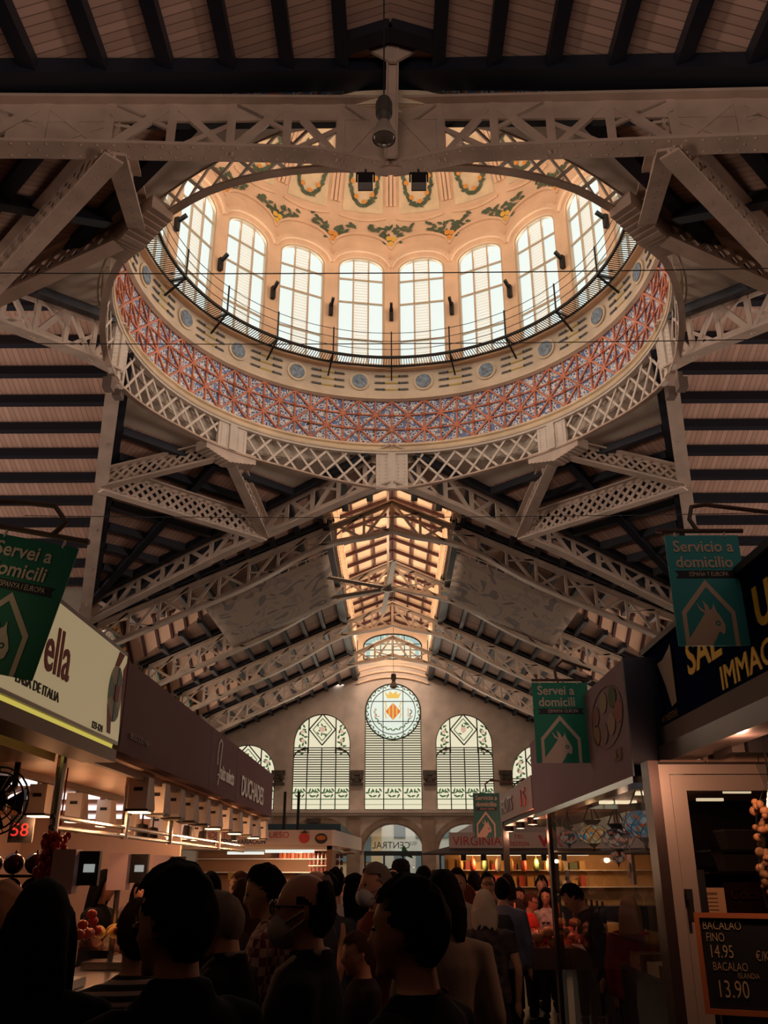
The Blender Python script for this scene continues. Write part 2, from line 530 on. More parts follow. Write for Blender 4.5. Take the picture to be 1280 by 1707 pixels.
# ------------------------------------------------------------------ raised lantern roof over the nave
LW = glow('lantern_glass', (1.0, .80, .56), .95)
LP = mat('lantern_peach_boards', (.86, .62, .43), .7, 0, .08, 1.5)
y0, y1 = YT[0] - .9, YW
for sx, nm in ((-1, 'left'), (1, 'right')):
    c = struct('ceiling_lantern_' + nm, MB().slab([V(0, y0, 17.6), V(sx * 3.0, y0, 16.4), V(sx * 3.0, y1, 16.4), V(0, y1, 17.6)], .1), LP)
    for x in (.08, 1.05, 2.05):
        purlin(c, V(sx * x, y0, 17.6 - .4 * x), V(sx * x, y1, 17.6 - .4 * x), .12, .16, MAROON)
    y = y0 + .3
    while y < y1:
        purlin(c, V(0, y, 17.52), V(sx * 2.7, y, 16.45), .13, .18, MAROON, 'rafter'); y += 1.93
    w = struct('wall_lantern_' + nm, MB().bb(sx * 2.75 - .1, sx * 2.75 + .1, y0, y1, 13.0 + EYE, 14.15 + EYE).bb(sx * 2.75 - .1, sx * 2.75 + .1, y0, y1, 16.05 + EYE, 16.5 + EYE), LP)
    MB().bb(sx * 2.9 - .02, sx * 2.9 + .02, y0, y1, 14.1 + EYE, 16.1 + EYE).build('pane', LW, w)
    mu = MB(); y = y0
    k = 0
    while y < y1:
        mu.bb(sx * 2.72 - .09, sx * 2.72 + .09, y - .08, y + .08, 14.1 + EYE, 16.1 + EYE)
        mu.bb(sx * 2.7 - .14, sx * 2.7 + .14, y - .16, y + .16, 15.75 + EYE, 16.05 + EYE)
        y += .96
    mu.build('mullion', LP, w)
    co = MB().bb(sx * 2.62 - .12, sx * 2.62 + .12, y0, y1, 13.85 + EYE, 14.1 + EYE).bb(sx * 2.6 - .16, sx * 2.6 + .16, y0, y1, 13.2 + EYE, 13.32 + EYE)
    y = y0
    while y < y1:
        co.box(V(sx * 2.55, y, 13.72), (.2, .16, .24)); y += .48
    co.build('cornice', LP, w)
struct('wall_lantern_near', MB().slab([V(-2.8, y0 - .1, zn(2.8, 0) - .05), V(0, y0 - .1, ZR - .05), V(2.8, y0 - .1, zn(2.8, 0) - .05), V(2.8, y0 - .1, 16.5), V(0, y0 - .1, 17.7), V(-2.8, y0 - .1, 16.5)], .1, (0, 1, 0)), LP)

# ------------------------------------------------------------------ trusses
def chord(mb, pts, w, h, web=0.0, inner=1):
    """flat flange plus a standing web plate"""
    mb.poly_bar(pts, w, h)
    if web:
        mb.poly_bar([p + Vector((0, 0, inner * (web / 2 + h / 2))) for p in pts], .05, web)

def truss_parts(root, top, bot, w, m, step=2, bw=.13, web=(.2, .2), rivets=False, plates=()):
    a = MB(); chord(a, top, w, .06, web[0], -1); a.build('top_chord', m, root)
    b = MB(); chord(b, bot, w, .06, web[1], 1)
    if rivets:
        for p, q in zip(bot, bot[1:]):
            n = max(1, int((q - p).length / .24))
            side = (q - p).cross(Vector((0, 0, 1))).normalized()
            for j in range(n):
                for e in (-.13, .13):
                    b.ball(p.lerp(q, (j + .5) / n) + side * e - Vector((0, 0, .03)), .024, .024, .02, 6, 4)
    b.build('bottom_chord', m, root)
    l = MB()
    n = len(top)
    for i in range(0, n - step, step):
        side = (top[i + step] - top[i]).cross(Vector((0, 0, 1))).normalized()
        l.bar(bot[i], top[i], bw, .08, side)
        j = i + step
        if (i // step) % 2: l.bar(bot[i], top[j], bw, .07, side); l.bar(top[i].lerp(bot[i], .45), bot[j], bw * .6, .05, side)
        else: l.bar(top[i], bot[j], bw, .07, side); l.bar(bot[i].lerp(top[i], .45), top[j], bw * .6, .05, side)
    l.build('lattice_web', m, root)
    for j0, j1 in plates:
        w_ = MB()
        for j in range(j0, j1): w_.hexa([v + o for o in (Vector((0, .012, 0)), Vector((0, -.012, 0))) for v in (bot[j], bot[j + 1], top[j + 1], top[j])])
        w_.build('gusset_plate', m, root)

where = ['far', 'right', 'near', 'left']
TL = {(0, 1): 'cream arched truss running from the ring crown over the nave down to the right stalls',
      (0, -1): 'cream arched truss running from the ring crown over the nave down to the left stalls',
      (1, 1): 'brown lattice truss leaving the ring on the right towards the viewer',
      (1, -1): 'cream truss dropping like a post from the right side of the ring',
      (2, 1): 'heavy riveted brown girder crossing in front of the dome, left half',
      (2, -1): 'heavy riveted brown girder crossing in front of the dome, right half',
      (3, 1): 'cream truss dropping like a post from the left side of the ring',
      (3, -1): 'white webbed truss leaving the ring on the left towards the viewer'}
for i in range(4):
    for side in (1, -1):
        top, bot = [], []
        for k in range(25):
            s = k * 11.4 / 24
            dep = 1.32 - .38 * min(1, s / 6)
            tz = 13.9 - TB * s
            dip = .30 * max(0, 1 - s / 1.6) ** 2 * (3 - 2 * max(0, 1 - s / 1.6)) if i == 2 else .12 * max(0, 1 - s / 1.2)
            top.append(tpt(i, side, s, tz)); bot.append(tpt(i, side, s, tz - dep - dip))
        r = thing('roof_truss', bot[-1], TL[(i, side)], 'truss')
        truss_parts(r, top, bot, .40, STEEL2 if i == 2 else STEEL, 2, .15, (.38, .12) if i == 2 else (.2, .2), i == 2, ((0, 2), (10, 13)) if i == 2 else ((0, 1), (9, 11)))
for k, yt in enumerate(YT):
    r = thing('nave_truss', V(-KX, yt, 8.2), ['first', 'second', 'third', 'last'][k] + ' arched nave truss counted from the dome towards the far wall', 'truss')
    top, bot = [], []
    for j in range(41):
        x = -KX + 2 * KX * j / 40
        top.append(V(x, yt, zn(x, 0) - .28))
        dep = 1.15 + .22 * math.exp(-(x / 1.6) ** 2) - .38 * math.exp(-((abs(x) - 3.0) / 1.8) ** 2)
        bot.append(V(x, yt, zn(x, 0) - .28 - dep))
    truss_parts(r, top, bot, .36, STEEL, 2, .11, (.17, .17))
    MB().bar(V(0, yt, ZR - 1.6), V(0, yt, ZR - .3), .14, .14, (0, 1, 0)).build('king_post', STEEL2, r)

def lattice(mb, F, L, H, cell, w, t=.03, seg=1, slope=1.0):
    """diamond lattice on the surface F(u, v), 0<u<L, 0<v<H(u)"""
    Hm = max(H(L * i / 20) for i in range(21))
    for sg in (1, -1):
        u = -Hm / slope if sg > 0 else 0.0
        while u < L + Hm / slope:
            run, prev = [], None
            n = 24
            for k in range(n + 1):
                v = Hm * k / n; uu = u + sg * v / slope
                if 0 <= uu <= L and v <= H(uu) + 1e-6: run.append((uu, v))
            if len(run) > 1:
                ids = [0, len(run) - 1] if seg == 1 else sorted(set([0, len(run) // 3, 2 * len(run) // 3, len(run) - 1]))
                P = [F(*run[q]) for q in ids]
                nrm = (F(min(L, run[0][0] + .1), 0) - F(run[0][0] - .1, 0)).cross(Vector((0, 0, 1))).normalized()
                for p, q in zip(P, P[1:]): mb.bar(p + nrm * .01 * sg, q + nrm * .01 * sg, w, t, nrm)
            u += cell
    return mb

def girder(p, q, dep, cell, w, m, label, fl=.26, nm='lattice_girder', cat='girder'):
    p, q = Vector(p), Vector(q)
    r = thing(nm, p, label, cat)
    up = Vector((0, 0, dep))
    a = MB(); chord(a, [p + up, q + up], fl, .05, .1, -1); a.build('top_chord', m, r)
    a = MB(); chord(a, [p, q], fl, .05, .1, 1); a.build('bottom_chord', m, r)
    L = (q - p).length
    lattice(MB(), lambda u, v: p.lerp(q, u / L) + Vector((0, 0, v)), L, lambda u: dep, cell, w).build('lattice_web', m, r)

SN = 4.6
for (ia, sa, ic, s2, lab) in ((0, -1, 3, 1, 'beyond the ring on the left'), (0, 1, 1, -1, 'beyond the ring on the right'),
                              (2, 1, 3, -1, 'before the ring at the upper left'), (2, -1, 1, 1, 'before the ring at the upper right')):
    zb_ = 13.9 - TB * SN - 1.2
    n1, n2 = tpt(ia, sa, SN, zb_), tpt(ic, s2, SN, zb_)
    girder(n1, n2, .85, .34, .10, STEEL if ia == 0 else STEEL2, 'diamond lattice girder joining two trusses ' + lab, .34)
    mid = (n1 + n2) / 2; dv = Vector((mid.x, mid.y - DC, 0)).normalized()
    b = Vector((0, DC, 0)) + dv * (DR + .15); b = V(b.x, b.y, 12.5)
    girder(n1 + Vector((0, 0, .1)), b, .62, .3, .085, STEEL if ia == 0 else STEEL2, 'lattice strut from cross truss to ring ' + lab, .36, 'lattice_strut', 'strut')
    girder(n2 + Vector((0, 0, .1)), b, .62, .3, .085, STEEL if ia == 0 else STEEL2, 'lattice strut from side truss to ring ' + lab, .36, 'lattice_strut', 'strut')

# ------------------------------------------------------------------ ring girder under the dome
ring = thing('ring_girder', V(0, DC, 12.2), 'round white lattice girder ringing the foot of the dome', 'girder')
def zlow(a):
    return 12.68 - .44 * (1 - min(1, abs(sin(2 * a)) * 1.15)) ** 1.0
def rp(a, z, r=DR): return V(r * sin(a), DC + r * cos(a), z)
RW = mat('white_ring_steel', (.66, .58, .50), .55, 0, .1, 2)
for k in range(8):
    a0 = k * pi / 4
    am, L = .075, DR * (pi / 4 - .15)
    F = lambda u, v, a0=a0: rp(a0 + am + u / DR, zlow(a0 + am + u / DR) + v)
    lattice(MB(), F, L, lambda u, a0=a0: 13.58 - zlow(a0 + am + u / DR), .64, .075, .03, 2, 1.15).build('lattice_panel', RW, ring)
    pl = MB()
    for e0, e1, rr in ((-.075, -.006, 0), (.006, .075, 0), (-.018, .018, -.06)):
        A = [rp(a0 + e, z, DR + rr - d) for e, z, d in ((e0, zlow(a0) - .02, .05), (e1, zlow(a0) - .02, .05), (e1, 13.6, .05), (e0, 13.6, .05),)]
        B = [rp(a0 + e, z, DR + rr + .06) for e, z in ((e0, zlow(a0) - .02), (e1, zlow(a0) - .02), (e1, 13.6), (e0, 13.6))]
        pl.hexa(A + B)
    for e in (-.06, -.03, .03, .06):
        for j in range(9):
            pl.ball(rp(a0 + e, zlow(a0) + .1 + j * (13.5 - zlow(a0) - .1) / 8.5, DR - .055), .022, .022, .022, 6, 4)
    pl.build('post', RW, ring)
    if k % 2:
        g = MB()
        for e in range(-6, 7):
            A = [rp(a0 + (e - .5) * .02, 12.25 + .03 * abs(e), DR - .03), rp(a0 + (e + .5) * .02, 12.25 + .03 * abs(e), DR - .03),
                 rp(a0 + (e + .5) * .02, 12.75, DR - .03), rp(a0 + (e - .5) * .02, 12.75, DR - .03)]
            g.hexa(A + [rp(a0 + (e + q) * .02, z, DR + .5) for q, z in ((-.5, 12.25 + .03 * abs(e)), (.5, 12.25 + .03 * abs(e)), (.5, 12.75), (-.5, 12.75))])
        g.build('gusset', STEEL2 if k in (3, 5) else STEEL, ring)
n = 96
fl = MB()
vs = []
for k in range(n):
    a = 2 * pi * k / n
    z = zlow(a)
    vs += [rp(a, z - .06, DR - .07), rp(a, z, DR - .07), rp(a, z, DR + .09), rp(a, z - .06, DR + .09)]
fl.add(vs, [(4 * k + e, 4 * k + (e + 1) % 4, 4 * ((k + 1) % n) + (e + 1) % 4, 4 * ((k + 1) % n) + e) for k in range(n) for e in range(4)])
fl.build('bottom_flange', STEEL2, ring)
MB().lathe([(DR + .12, 13.66), (DR - .1, 13.66), (DR - .1, 13.56), (DR + .12, 13.56), (DR + .12, 13.66)], V(0, DC, 0), 96).build('top_rim', RW, ring)

# ------------------------------------------------------------------ drum and dome (structure)
drum = struct('wall_drum', MB().lathe([(7.75, 13.6), (7.75, 13.95), (7.72, 13.6), (7.6, 13.62), (7.32, 13.64), (7.30, 13.70), (7.42, 13.74), (7.42, 13.86), (7.34, 13.9), (7.36, 13.97), (7.52, 14.0)], V(0, DC, 0), 96), CREAM, smooth=False)
cs = MB(); vs = []
for k in range(97):            # closing strip between the corner soffits and the drum
    a = 2 * pi * k / 96
    ph = (a % (pi / 2)) - pi / 4
    vs += [rp(a, min(13.62, 13.86 + .395 * (DR / sqrt(2) - 7.6 * cos(ph))), 7.64), rp(a, 13.62, 7.64)]
cs.add(vs, [(2 * k, 2 * k + 1, 2 * k + 3, 2 * k + 2) for k in range(96) if abs((2 * pi * (k + .5) / 96) % (pi / 2) - pi / 4) < .62])
cs.build('closing_strip', PLASTER, drum)
# tiled band: blue and white triangles between terracotta ribs
def tile_mat():
    m, N, L, b = new_mat('blue_white_tiles')
    b.inputs['Roughness'].default_value = .35
    u = N.new('ShaderNodeUVMap')
    vo = N.new('ShaderNodeTexVoronoi'); vo.inputs['Scale'].default_value = 4.6
    L.new(u.outputs[0], vo.inputs['Vector'])
    r = N.new('ShaderNodeValToRGB'); r.color_ramp.interpolation = 'CONSTANT'
    e = r.color_ramp.elements
    e[0].color = (.03, .08, .24, 1); e[1].position = .33; e[1].color = (.74, .72, .70, 1)
    e.new(.58).color = (.12, .2, .42, 1)
    L.new(vo.outputs['Distance'], r.inputs[0]); L.new(r.outputs[0], b.inputs['Base Color'])
    return m
NT, Z0, Z1, RT0, RT1 = 80, 14.0, 15.75, 7.50, 7.56
tb = MB()
vs, fs = [], []
for k in range(NT + 1):
    for j in range(4):
        a = 2 * pi * k / NT
        vs.append(rp(a, Z0 + (Z1 - Z0) * j / 3, RT0 + (RT1 - RT0) * j / 3))
for k in range(NT):
    for j in range(3): fs.append((k * 4 + j, k * 4 + j + 1, k * 4 + j + 5, k * 4 + j + 4))
tb.add(vs, fs)
to = tb.build('tile_band', tile_mat(), drum)
ul = to.data.uv_layers.new(name='UVMap')
for p in to.data.polygons:
    for li in p.loop_indices:
        i = to.data.loops[li].vertex_index
        ul.data[li].uv = (i // 4, i % 4)
rb_ = MB()
def tp(k, j): return rp(2 * pi * k / NT, Z0 + (Z1 - Z0) * j / 3, RT0 + (RT1 - RT0) * j / 3 - .02)
for k in range(NT):
    out = Vector((sin(2 * pi * k / NT), cos(2 * pi * k / NT), 0))
    for j in range(3):
        rb_.bar(tp(k, j), tp(k, j + 1), .055, .07, out)
        if (k + j) % 2: rb_.bar(tp(k, j), tp(k + 1, j + 1), .06, .08, out)
        else: rb_.bar(tp(k, j + 1), tp(k + 1, j), .06, .08, out)
    for j in range(4):
        rb_.bar(tp(k, j), tp(k + 1, j), .05, .06, out)
        if (k + j) % 2 == 0 and 0 < j < 3: rb_.ball(tp(k, j) - out * .03, .085, .085, .085, 6, 4)
rb_.build('tile_lattice', mat('terracotta_ribs', (.58, .19, .10), .4, 0, .25, 1.2), drum)
MB().lathe([(7.5, 15.72), (7.38, 15.78), (7.42, 15.9), (7.46, 15.95), (7.50, 16.2), (7.52, 17.0), (7.3, 17.05), (7.3, 17.12), (7.55, 17.12)], V(0, DC, 0), 96).build('frieze', mat('cream_frieze', (.66, .54, .41), .7, 0, .16, 1.2), drum)
pn = MB(); pd = MB()
for k in range(20):
    ac = R(18 * k)              # lines run between medallions, centred under the piers
    for z in (16.22, 16.5, 16.78):
        for q in range(6):
            a = ac - .085 + .17 * q / 6
            pn.bar(rp(a, z, 7.49), rp(a + .17 / 6, z, 7.49), .06, .02, (sin(a), cos(a), 0))
        for sg in (-1, 1):
            pd.bar(rp(ac + sg * .045, z, 7.475), rp(ac + sg * .08, z, 7.475), .07, .02, (sin(ac), cos(ac), 0))
            pd.ball(rp(ac + sg * .038, z, 7.475), .05, .05, .05, 6, 4)
pn.build('painted_stripe', mat('ochre_paint', (.52, .38, .10), .7), drum)
pd.build('painted_motif', mat('grey_blue_paint', (.09, .10, .12), .7), drum)
for k in range(20):
    a = R(9 + 18 * k)
    o = Vector((sin(a), cos(a), 0)); t = Vector((cos(a), -sin(a), 0))
    fr = frame(rp(a, 16.48, 7.44), -t, (0, 0, 1)) if True else None
    md = shape('medallion', circ(0, 0, .36), [], frame(rp(a, 16.5, 7.46), t, (0, 0, 1)), .05, CREAM, drum)
    dm = MB(); c = rp(a, 16.5, 7.42)
    dm.add([c + (t * x + Vector((0, 0, y))) - o * .012 for x, y in circ(0, 0, .28)], [tuple(range(24))])
    d2 = dm.build('blue_disc', mat('blue_grey_disc', (.20, .26, .33), .5, 0, .55, 9), drum)
# windows between piers
RWN = 7.32
pw = 2 * RWN * math.tan(R(9))
WG = glow('drum_glass', (.90, 1.0, .95), .88)
def louvre_mat():
    m, N, L, b = new_mat('louvred_glass')
    g = N.new('ShaderNodeNewGeometry'); s = N.new('ShaderNodeSeparateXYZ'); L.new(g.outputs['Position'], s.inputs[0])
    a = N.new('ShaderNodeMath'); a.operation = 'MULTIPLY'; a.inputs[1].default_value = 8.0; L.new(s.outputs['Z'], a.inputs[0])
    f = N.new('ShaderNodeMath'); f.operation = 'FRACT'; L.new(a.outputs[0], f.inputs[0])
    r = N.new('ShaderNodeValToRGB'); e = r.color_ramp.elements
    e[0].color = (.42, .40, .33, 1); e[1].color = (.86, .88, .78, 1); e[1].position = .5
    L.new(f.outputs[0], r.inputs[0]); L.new(r.outputs[0], b.inputs['Emission Color'])
    b.inputs['Emission Strength'].default_value = .8
    b.inputs['Base Color'].default_value = (.4, .4, .36, 1)
    return m
LG = louvre_mat()
WFR = mat('window_cream_frame', (.62, .49, .35), .5)
WW, WZ0, WZS, WRISE = 1.80, 17.15, 21.45, .52
wo = arch(WW, WZ0, WZS, WRISE, 14)
for k in range(20):
    a = R(9 + 18 * k)
    o = Vector((sin(a), cos(a), 0)); t = Vector((cos(a), -sin(a), 0))
    fr = frame(V(0, DC, 0) + o * RWN, t, (0, 0, 1))
    shape('pier_panel', rect(-pw / 2, 17.0, pw / 2, 22.7), [wo], fr, .3, PEACH, drum, -.12)
    w = struct('window_%d' % (k + 1), MB(), WFR)
    ins = arch(WW - .14, WZ0 + .08, WZS, WRISE - .07, 14)
    shape('window_frame', wo, [ins], fr, .14, WFR, w, -.1)
    mu = MB()
    for x in (-.29, .29):
        h = WZS + (WRISE - .04) * sqrt(1 - (2 * x / WW) ** 2)
        mu.bar(fr @ Vector((x, WZ0, -.1)), fr @ Vector((x, h, -.1)), .055, .07, o)
    for z in (18.25, 19.9, 20.95):
        mu.bar(fr @ Vector((-WW / 2, z, -.1)), fr @ Vector((WW / 2, z, -.1)), .055, .07, o)
    mu.build('mullion', WFR, w)
    for x0, x1, mm in ((-.9, -.29, WG), (-.29, .29, LG), (.29, .9, WG)):
        pts = [(x0, WZ0), (x1, WZ0)] + [(x1 + (x0 - x1) * q / 6, WZS + WRISE * sqrt(max(0, 1 - (2 * (x1 + (x0 - x1) * q / 6) / WW) ** 2))) for q in range(7)]
        MB().add([fr @ Vector((p, q, -.16)) for p, q in pts], [tuple(range(9))]).build('pane', mm, w)
    # scalloped moulding over the window
    ml = MB()
    pts = [(x, WZS + .02 + .74 * sqrt(max(0, 1 - (2 * x / (pw * 1.01)) ** 2))) for x in [pw / 2 * (-1 + q / 8) for q in range(17)]]
    ml.poly_bar([fr @ Vector((x, y, .10)) for x, y in pts], .16, .16, o)
    ml.poly_bar([fr @ Vector((x, y + .86, .02)) for x, y in pts], .10, .12, o)
    ml.build('arch_moulding', PEACH, drum)
    lm = MB()
    a2 = R(18 * k); o2 = Vector((sin(a2), cos(a2), 0)); t2 = Vector((cos(a2), -sin(a2), 0))
    p = V(0, DC, 19.35) + o2 * (RWN + .08)
    lm.box(p - o2 * .12, (.14, .14, .5), -a2); lm.bar(p - o2 * .1 + Vector((0, 0, .1)), p - o2 * .45 + Vector((0, 0, .28)), .1, .12)
    lo = lm.build('wall_spotlight', IRON)
    tag(lo, 'small dark spotlight fixed to a pier between the dome windows', 'spotlight', 'spotlights on the dome piers')

# dome shell and painted decoration
dome = struct('ceiling_dome', MB(), PEACH)
RD, HD, ZD = 7.38, 6.6, 22.6
def ds(a, t, off=0.0):         # t from 0 (springing) to 1 (crown)
    q = t * pi / 2
    r = (RD - off) * cos(q); z = ZD + (HD - off) * sin(q)
    return rp(a, z, r)
sh = MB()
vs = []
for i in range(17):
    for k in range(80): vs.append(ds(2 * pi * k / 80, i / 16 * .985))
sh.add(vs, [(i * 80 + k, i * 80 + (k + 1) % 80, (i + 1) * 80 + (k + 1) % 80, (i + 1) * 80 + k) for i in range(16) for k in range(80)])
sh.build('shell', PEACH, dome, smooth=True)
for k in range(20):
    a = R(18 * k)
    rbm = MB()
    for e in (-.022, 0, .022):
        rbm.poly_bar([ds(a + e, t / 12, .05 if e else .09) for t in range(2, 13)], .11, .1, (sin(a), cos(a), .3))
    rbm.build('rib', PEACH, dome)
    a3 = R(9 + 18 * k)
    pm_ = MB()
    pm_.poly_bar([ds(a + R(1.6) + R(14.8) * q / 6, .118 - .012 * cos((q - 3) / 3 * pi / 2), .05) for q in range(7)], .1, .1, (sin(a3), cos(a3), .3))
    pm_.build('panel_moulding', PEACH, dome)
LEAF = mat('painted_leaf_green', (.09, .12, .07), .8, 0, .3, 3)
FRUIT = mat('painted_orange_fruit', (.78, .32, .06), .7)
LEMON = mat('painted_lemon_fruit', (.80, .48, .08), .7)
GROUND = mat('pale_panel_ground', (.78, .60, .38), .8, 0, .12, 2)
def leaf(mb, a, t, ang, ln, wd, off):
    """almond leaf lying on the dome skin at (angle, height)"""
    P = []
    r = RD * cos(t * pi / 2); hh = HD * pi / 2 * .95
    for q, s in ((0, 0), (.3, 1), (.65, .8), (1, 0), (.65, -.8), (.3, -1)):
        x = (q - .5) * ln * cos(ang) - s * wd / 2 * sin(ang); y = (q - .5) * ln * sin(ang) + s * wd / 2 * cos(ang)
        P.append(ds(a + x / r, t + y / hh, off))
    mb.add(P, [tuple(range(6))])
def disc(mb, a, t, rad, off):
    r = RD * cos(t * pi / 2); hh = HD * pi / 2 * .95
    mb.add([ds(a + x / r, t + y / hh, off) for x, y in circ(0, 0, rad, 10)], [tuple(range(10))])
rr = random.Random(3)
for k in range(20):
    a = R(18 * k)
    if 5 < k < 15: continue
    g = MB(); g.cur = 0
    for sg in (-1, 1):
        for q in range(13):
            f = q / 12
            leaf(g, a + sg * (.02 + .095 * f), .050 + .030 * f * f + rr.uniform(-.022, .022), rr.uniform(-.9, .9), .27, .12, .045 + .002 * q)
    for q in range(16): leaf(g, a + rr.uniform(-.05, .05), .045 + rr.uniform(-.035, .04), rr.uniform(0, 3), .26, .12, .05)
    g.cur = 1
    for x, y in ((-.012, .012), (.014, .008), (0, -.012)): disc(g, a + x, y + .02, .11, .07)
    g.build('fruit_garland_painting', [LEAF, FRUIT if k % 2 else LEMON], dome)
    a3 = R(9 + 18 * k)
    g = MB()
    g.cur = 2
    gv = [ds(a3 + R(x * (6.5 - 1.9 * (j / 8) ** 2)), .14 + .34 * j / 8, .03) for j in range(9) for x in (-1, -.6, -.2, .2, .6, 1)]
    g.add(gv, [(j * 6 + i, j * 6 + i + 1, j * 6 + i + 7, j * 6 + i + 6) for j in range(8) for i in range(5)])
    for q in range(26):
        f = (q + .5) / 26; th = -pi * .5 + (f * 2 - 1) * 2.35
        g.cur = 0
        leaf(g, a3 + R(4.6) * cos(th), .275 + .11 * sin(th), th + pi / 2 + rr.uniform(-.8, .8), .34, .15, .06 + .001 * q)
        if q % 4 == 1:
            g.cur = 1; disc(g, a3 + R(4.0) * cos(th), .275 + .095 * sin(th), .09, .095)
    g.build('fruit_wreath_painting', [LEAF, FRUIT, GROUND], dome)

# balcony with railing inside the drum
bal = thing('balcony_railing', rp(0, 17.1, 7.3), 'thin black iron balcony railing running round the drum below the windows', 'railing')
MB().lathe([(6.70, 17.08), (6.78, 17.08), (6.78, 17.16), (6.70, 17.16), (6.70, 17.08)], V(0, DC, 0), 80).build('edge_rail', IRON, bal)
MB().lathe([(7.28, 17.06), (7.36, 17.06), (7.36, 17.14), (7.28, 17.14), (7.28, 17.06)], V(0, DC, 0), 80).build('wall_rail', IRON, bal)
for z in (17.45, 17.8, 18.15):
    MB().tube([rp(R(6 * q), z, 6.74) for q in range(61)], .012, 5).build('wire_rail', IRON, bal)
gr = MB()
for q in range(480):
    a = 2 * pi * q / 480
    gr.bar(rp(a, 17.1, 6.75), rp(a, 17.1, 7.3), .02, .02)
gr.build('floor_grate', IRON, bal)
for k in range(20):
    a = R(18 * k)
    MB().bar(rp(a, 17.1, 6.74), rp(a, 18.2, 6.74), .05, .05, (1, 0, 0)).build('post', IRON, bal)
    MB().bar(rp(a, 17.1, 6.74), rp(a, 16.6, 7.46), .05, .06).bar(rp(a, 17.1, 6.74), rp(a, 17.1, 7.3), .05, .07).build('bracket', IRON, bal)
# ================================================================== END WALL
FW = frame((0, YW, EYE), (1, 0, 0), (0, 0, 1))
def wp(px, py):                # photo pixel -> point of the end wall
    p = at(px, py, Y=YW); return (p.x, p.z - EYE)
def wx(px, py=1300): return wp(px, py)[0]
def wz(py): return wp(655, py)[1]
WHALF = 12.7
zs, zw = wz(1350), wz(1190)
wr = wx(704) - wx(656)
cxs = [wx(410), wx(535), wx(655.5), wx(775.5), wx(902)]
spring = [wz(1290), wz(1240), wz(1186), wz(1240), wz(1292)]
rise = [wz(1241) - wz(1290), wz(1190) - wz(1240), wr, wz(1191) - wz(1240), wz(1242) - wz(1292)]
ops = [arch(2 * wr, zs, spring[k], rise[k], 24, cxs[k]) for k in range(5)]
dz0, dz1 = wz(1420), wz(1374)
doors = [(wx(535), 0), (wx(655.5), 1), (wx(777), 0)]
holes = list(ops)
for cx, d in doors:
    holes.append(arch(2 * wr, -EYE + .02, dz0, dz1 - dz0, 24, cx))
ew = struct('wall_far', MB(), STONE)
shape('stone_face', [(-WHALF, -EYE), (WHALF, -EYE), (WHALF, zn(WHALF, 0)), (2.6, zn(2.6, 0)), (2.6, 14.2), (-2.6, 14.2), (-2.6, zn(2.6, 0)), (-WHALF, zn(WHALF, 0))], holes, FW, .6, STONE, ew, -.3)
zl0, zl1 = wz(1100), wz(1056)
lw = arch(wx(706, 1098) - wx(609, 1098), zl0 + .1, zl0 + (zl1 - zl0) * .55, (zl1 - zl0) * .45, 20)
shape('lantern_gable', [(-2.6, 14.2), (2.6, 14.2), (2.6, 16.5), (0, 17.55), (-2.6, 16.5)], [lw], FW, .3, LP, ew, -.3)
lg = MB()
for k in range(3):
    lg.poly_bar([FW @ Vector((2.6 * (-1 + q / 6), 13.55 - .45 * k + .5 * (1 - (1 - q / 6) ** 2), .06 + .05 * k)) for q in range(13)], .14, .12)
lg.build('curved_moulding', LP, ew)
MB().bb(-WHALF, WHALF, YW - .35, YW, zs + EYE - .22, zs + EYE - .02).bb(-WHALF, WHALF, YW - .22, YW, zs + EYE - .4, zs + EYE - .22).build('ledge', STONE, ew)
ab = MB()
for cx, d in doors:
    ab.poly_bar([FW @ Vector((cx + (wr + .28) * cos(pi * q / 20), dz0 + (dz1 - dz0 + .28) * sin(pi * q / 20), .03)) for q in range(21)], .4, .12, (0, 1, 0))
    ab.bb(cx - 3.2, cx - 2.3, YW - .12, YW, 0, zs + EYE - .4)
ab.build('arch_band', mat('worn_sandstone', (.38, .27, .20), .85, 0, .2, 1.2), ew)
DKL = mat('lead_came', (.03, .03, .025), .6)
GLS = glow('stained_pale_glass', (1.0, .93, .66), .78)
GLY = glow('stained_warm_glass', (.96, .90, .64), .78)
GGR = glow('stained_leaf_green', (.10, .20, .08), .55)
GYE = glow('stained_yellow', (.95, .60, .10), .75)
GRE = glow('stained_red', (.85, .20, .04), .75)
GPI = glow('stained_pink', (.9, .55, .42), .7)
GTQ = glow('stained_turquoise', (.55, .82, .78), .6)
def pt(x, y, z): return FW @ Vector((x, y, z))
def wleaf(mb, x, y, ang, ln, wd, z):
    P = []
    for q, s in ((0, 0), (.3, 1), (.65, .8), (1, 0), (.65, -.8), (.3, -1)):
        u, v = (q - .5) * ln, s * wd / 2
        P.append(pt(x + u * cos(ang) - v * sin(ang), y + u * sin(ang) + v * cos(ang), z))
    mb.add(P, [tuple(range(6))])
def flat(mb, pts, z): mb.add([pt(x, y, z) for x, y in pts], [tuple(range(len(pts)))])
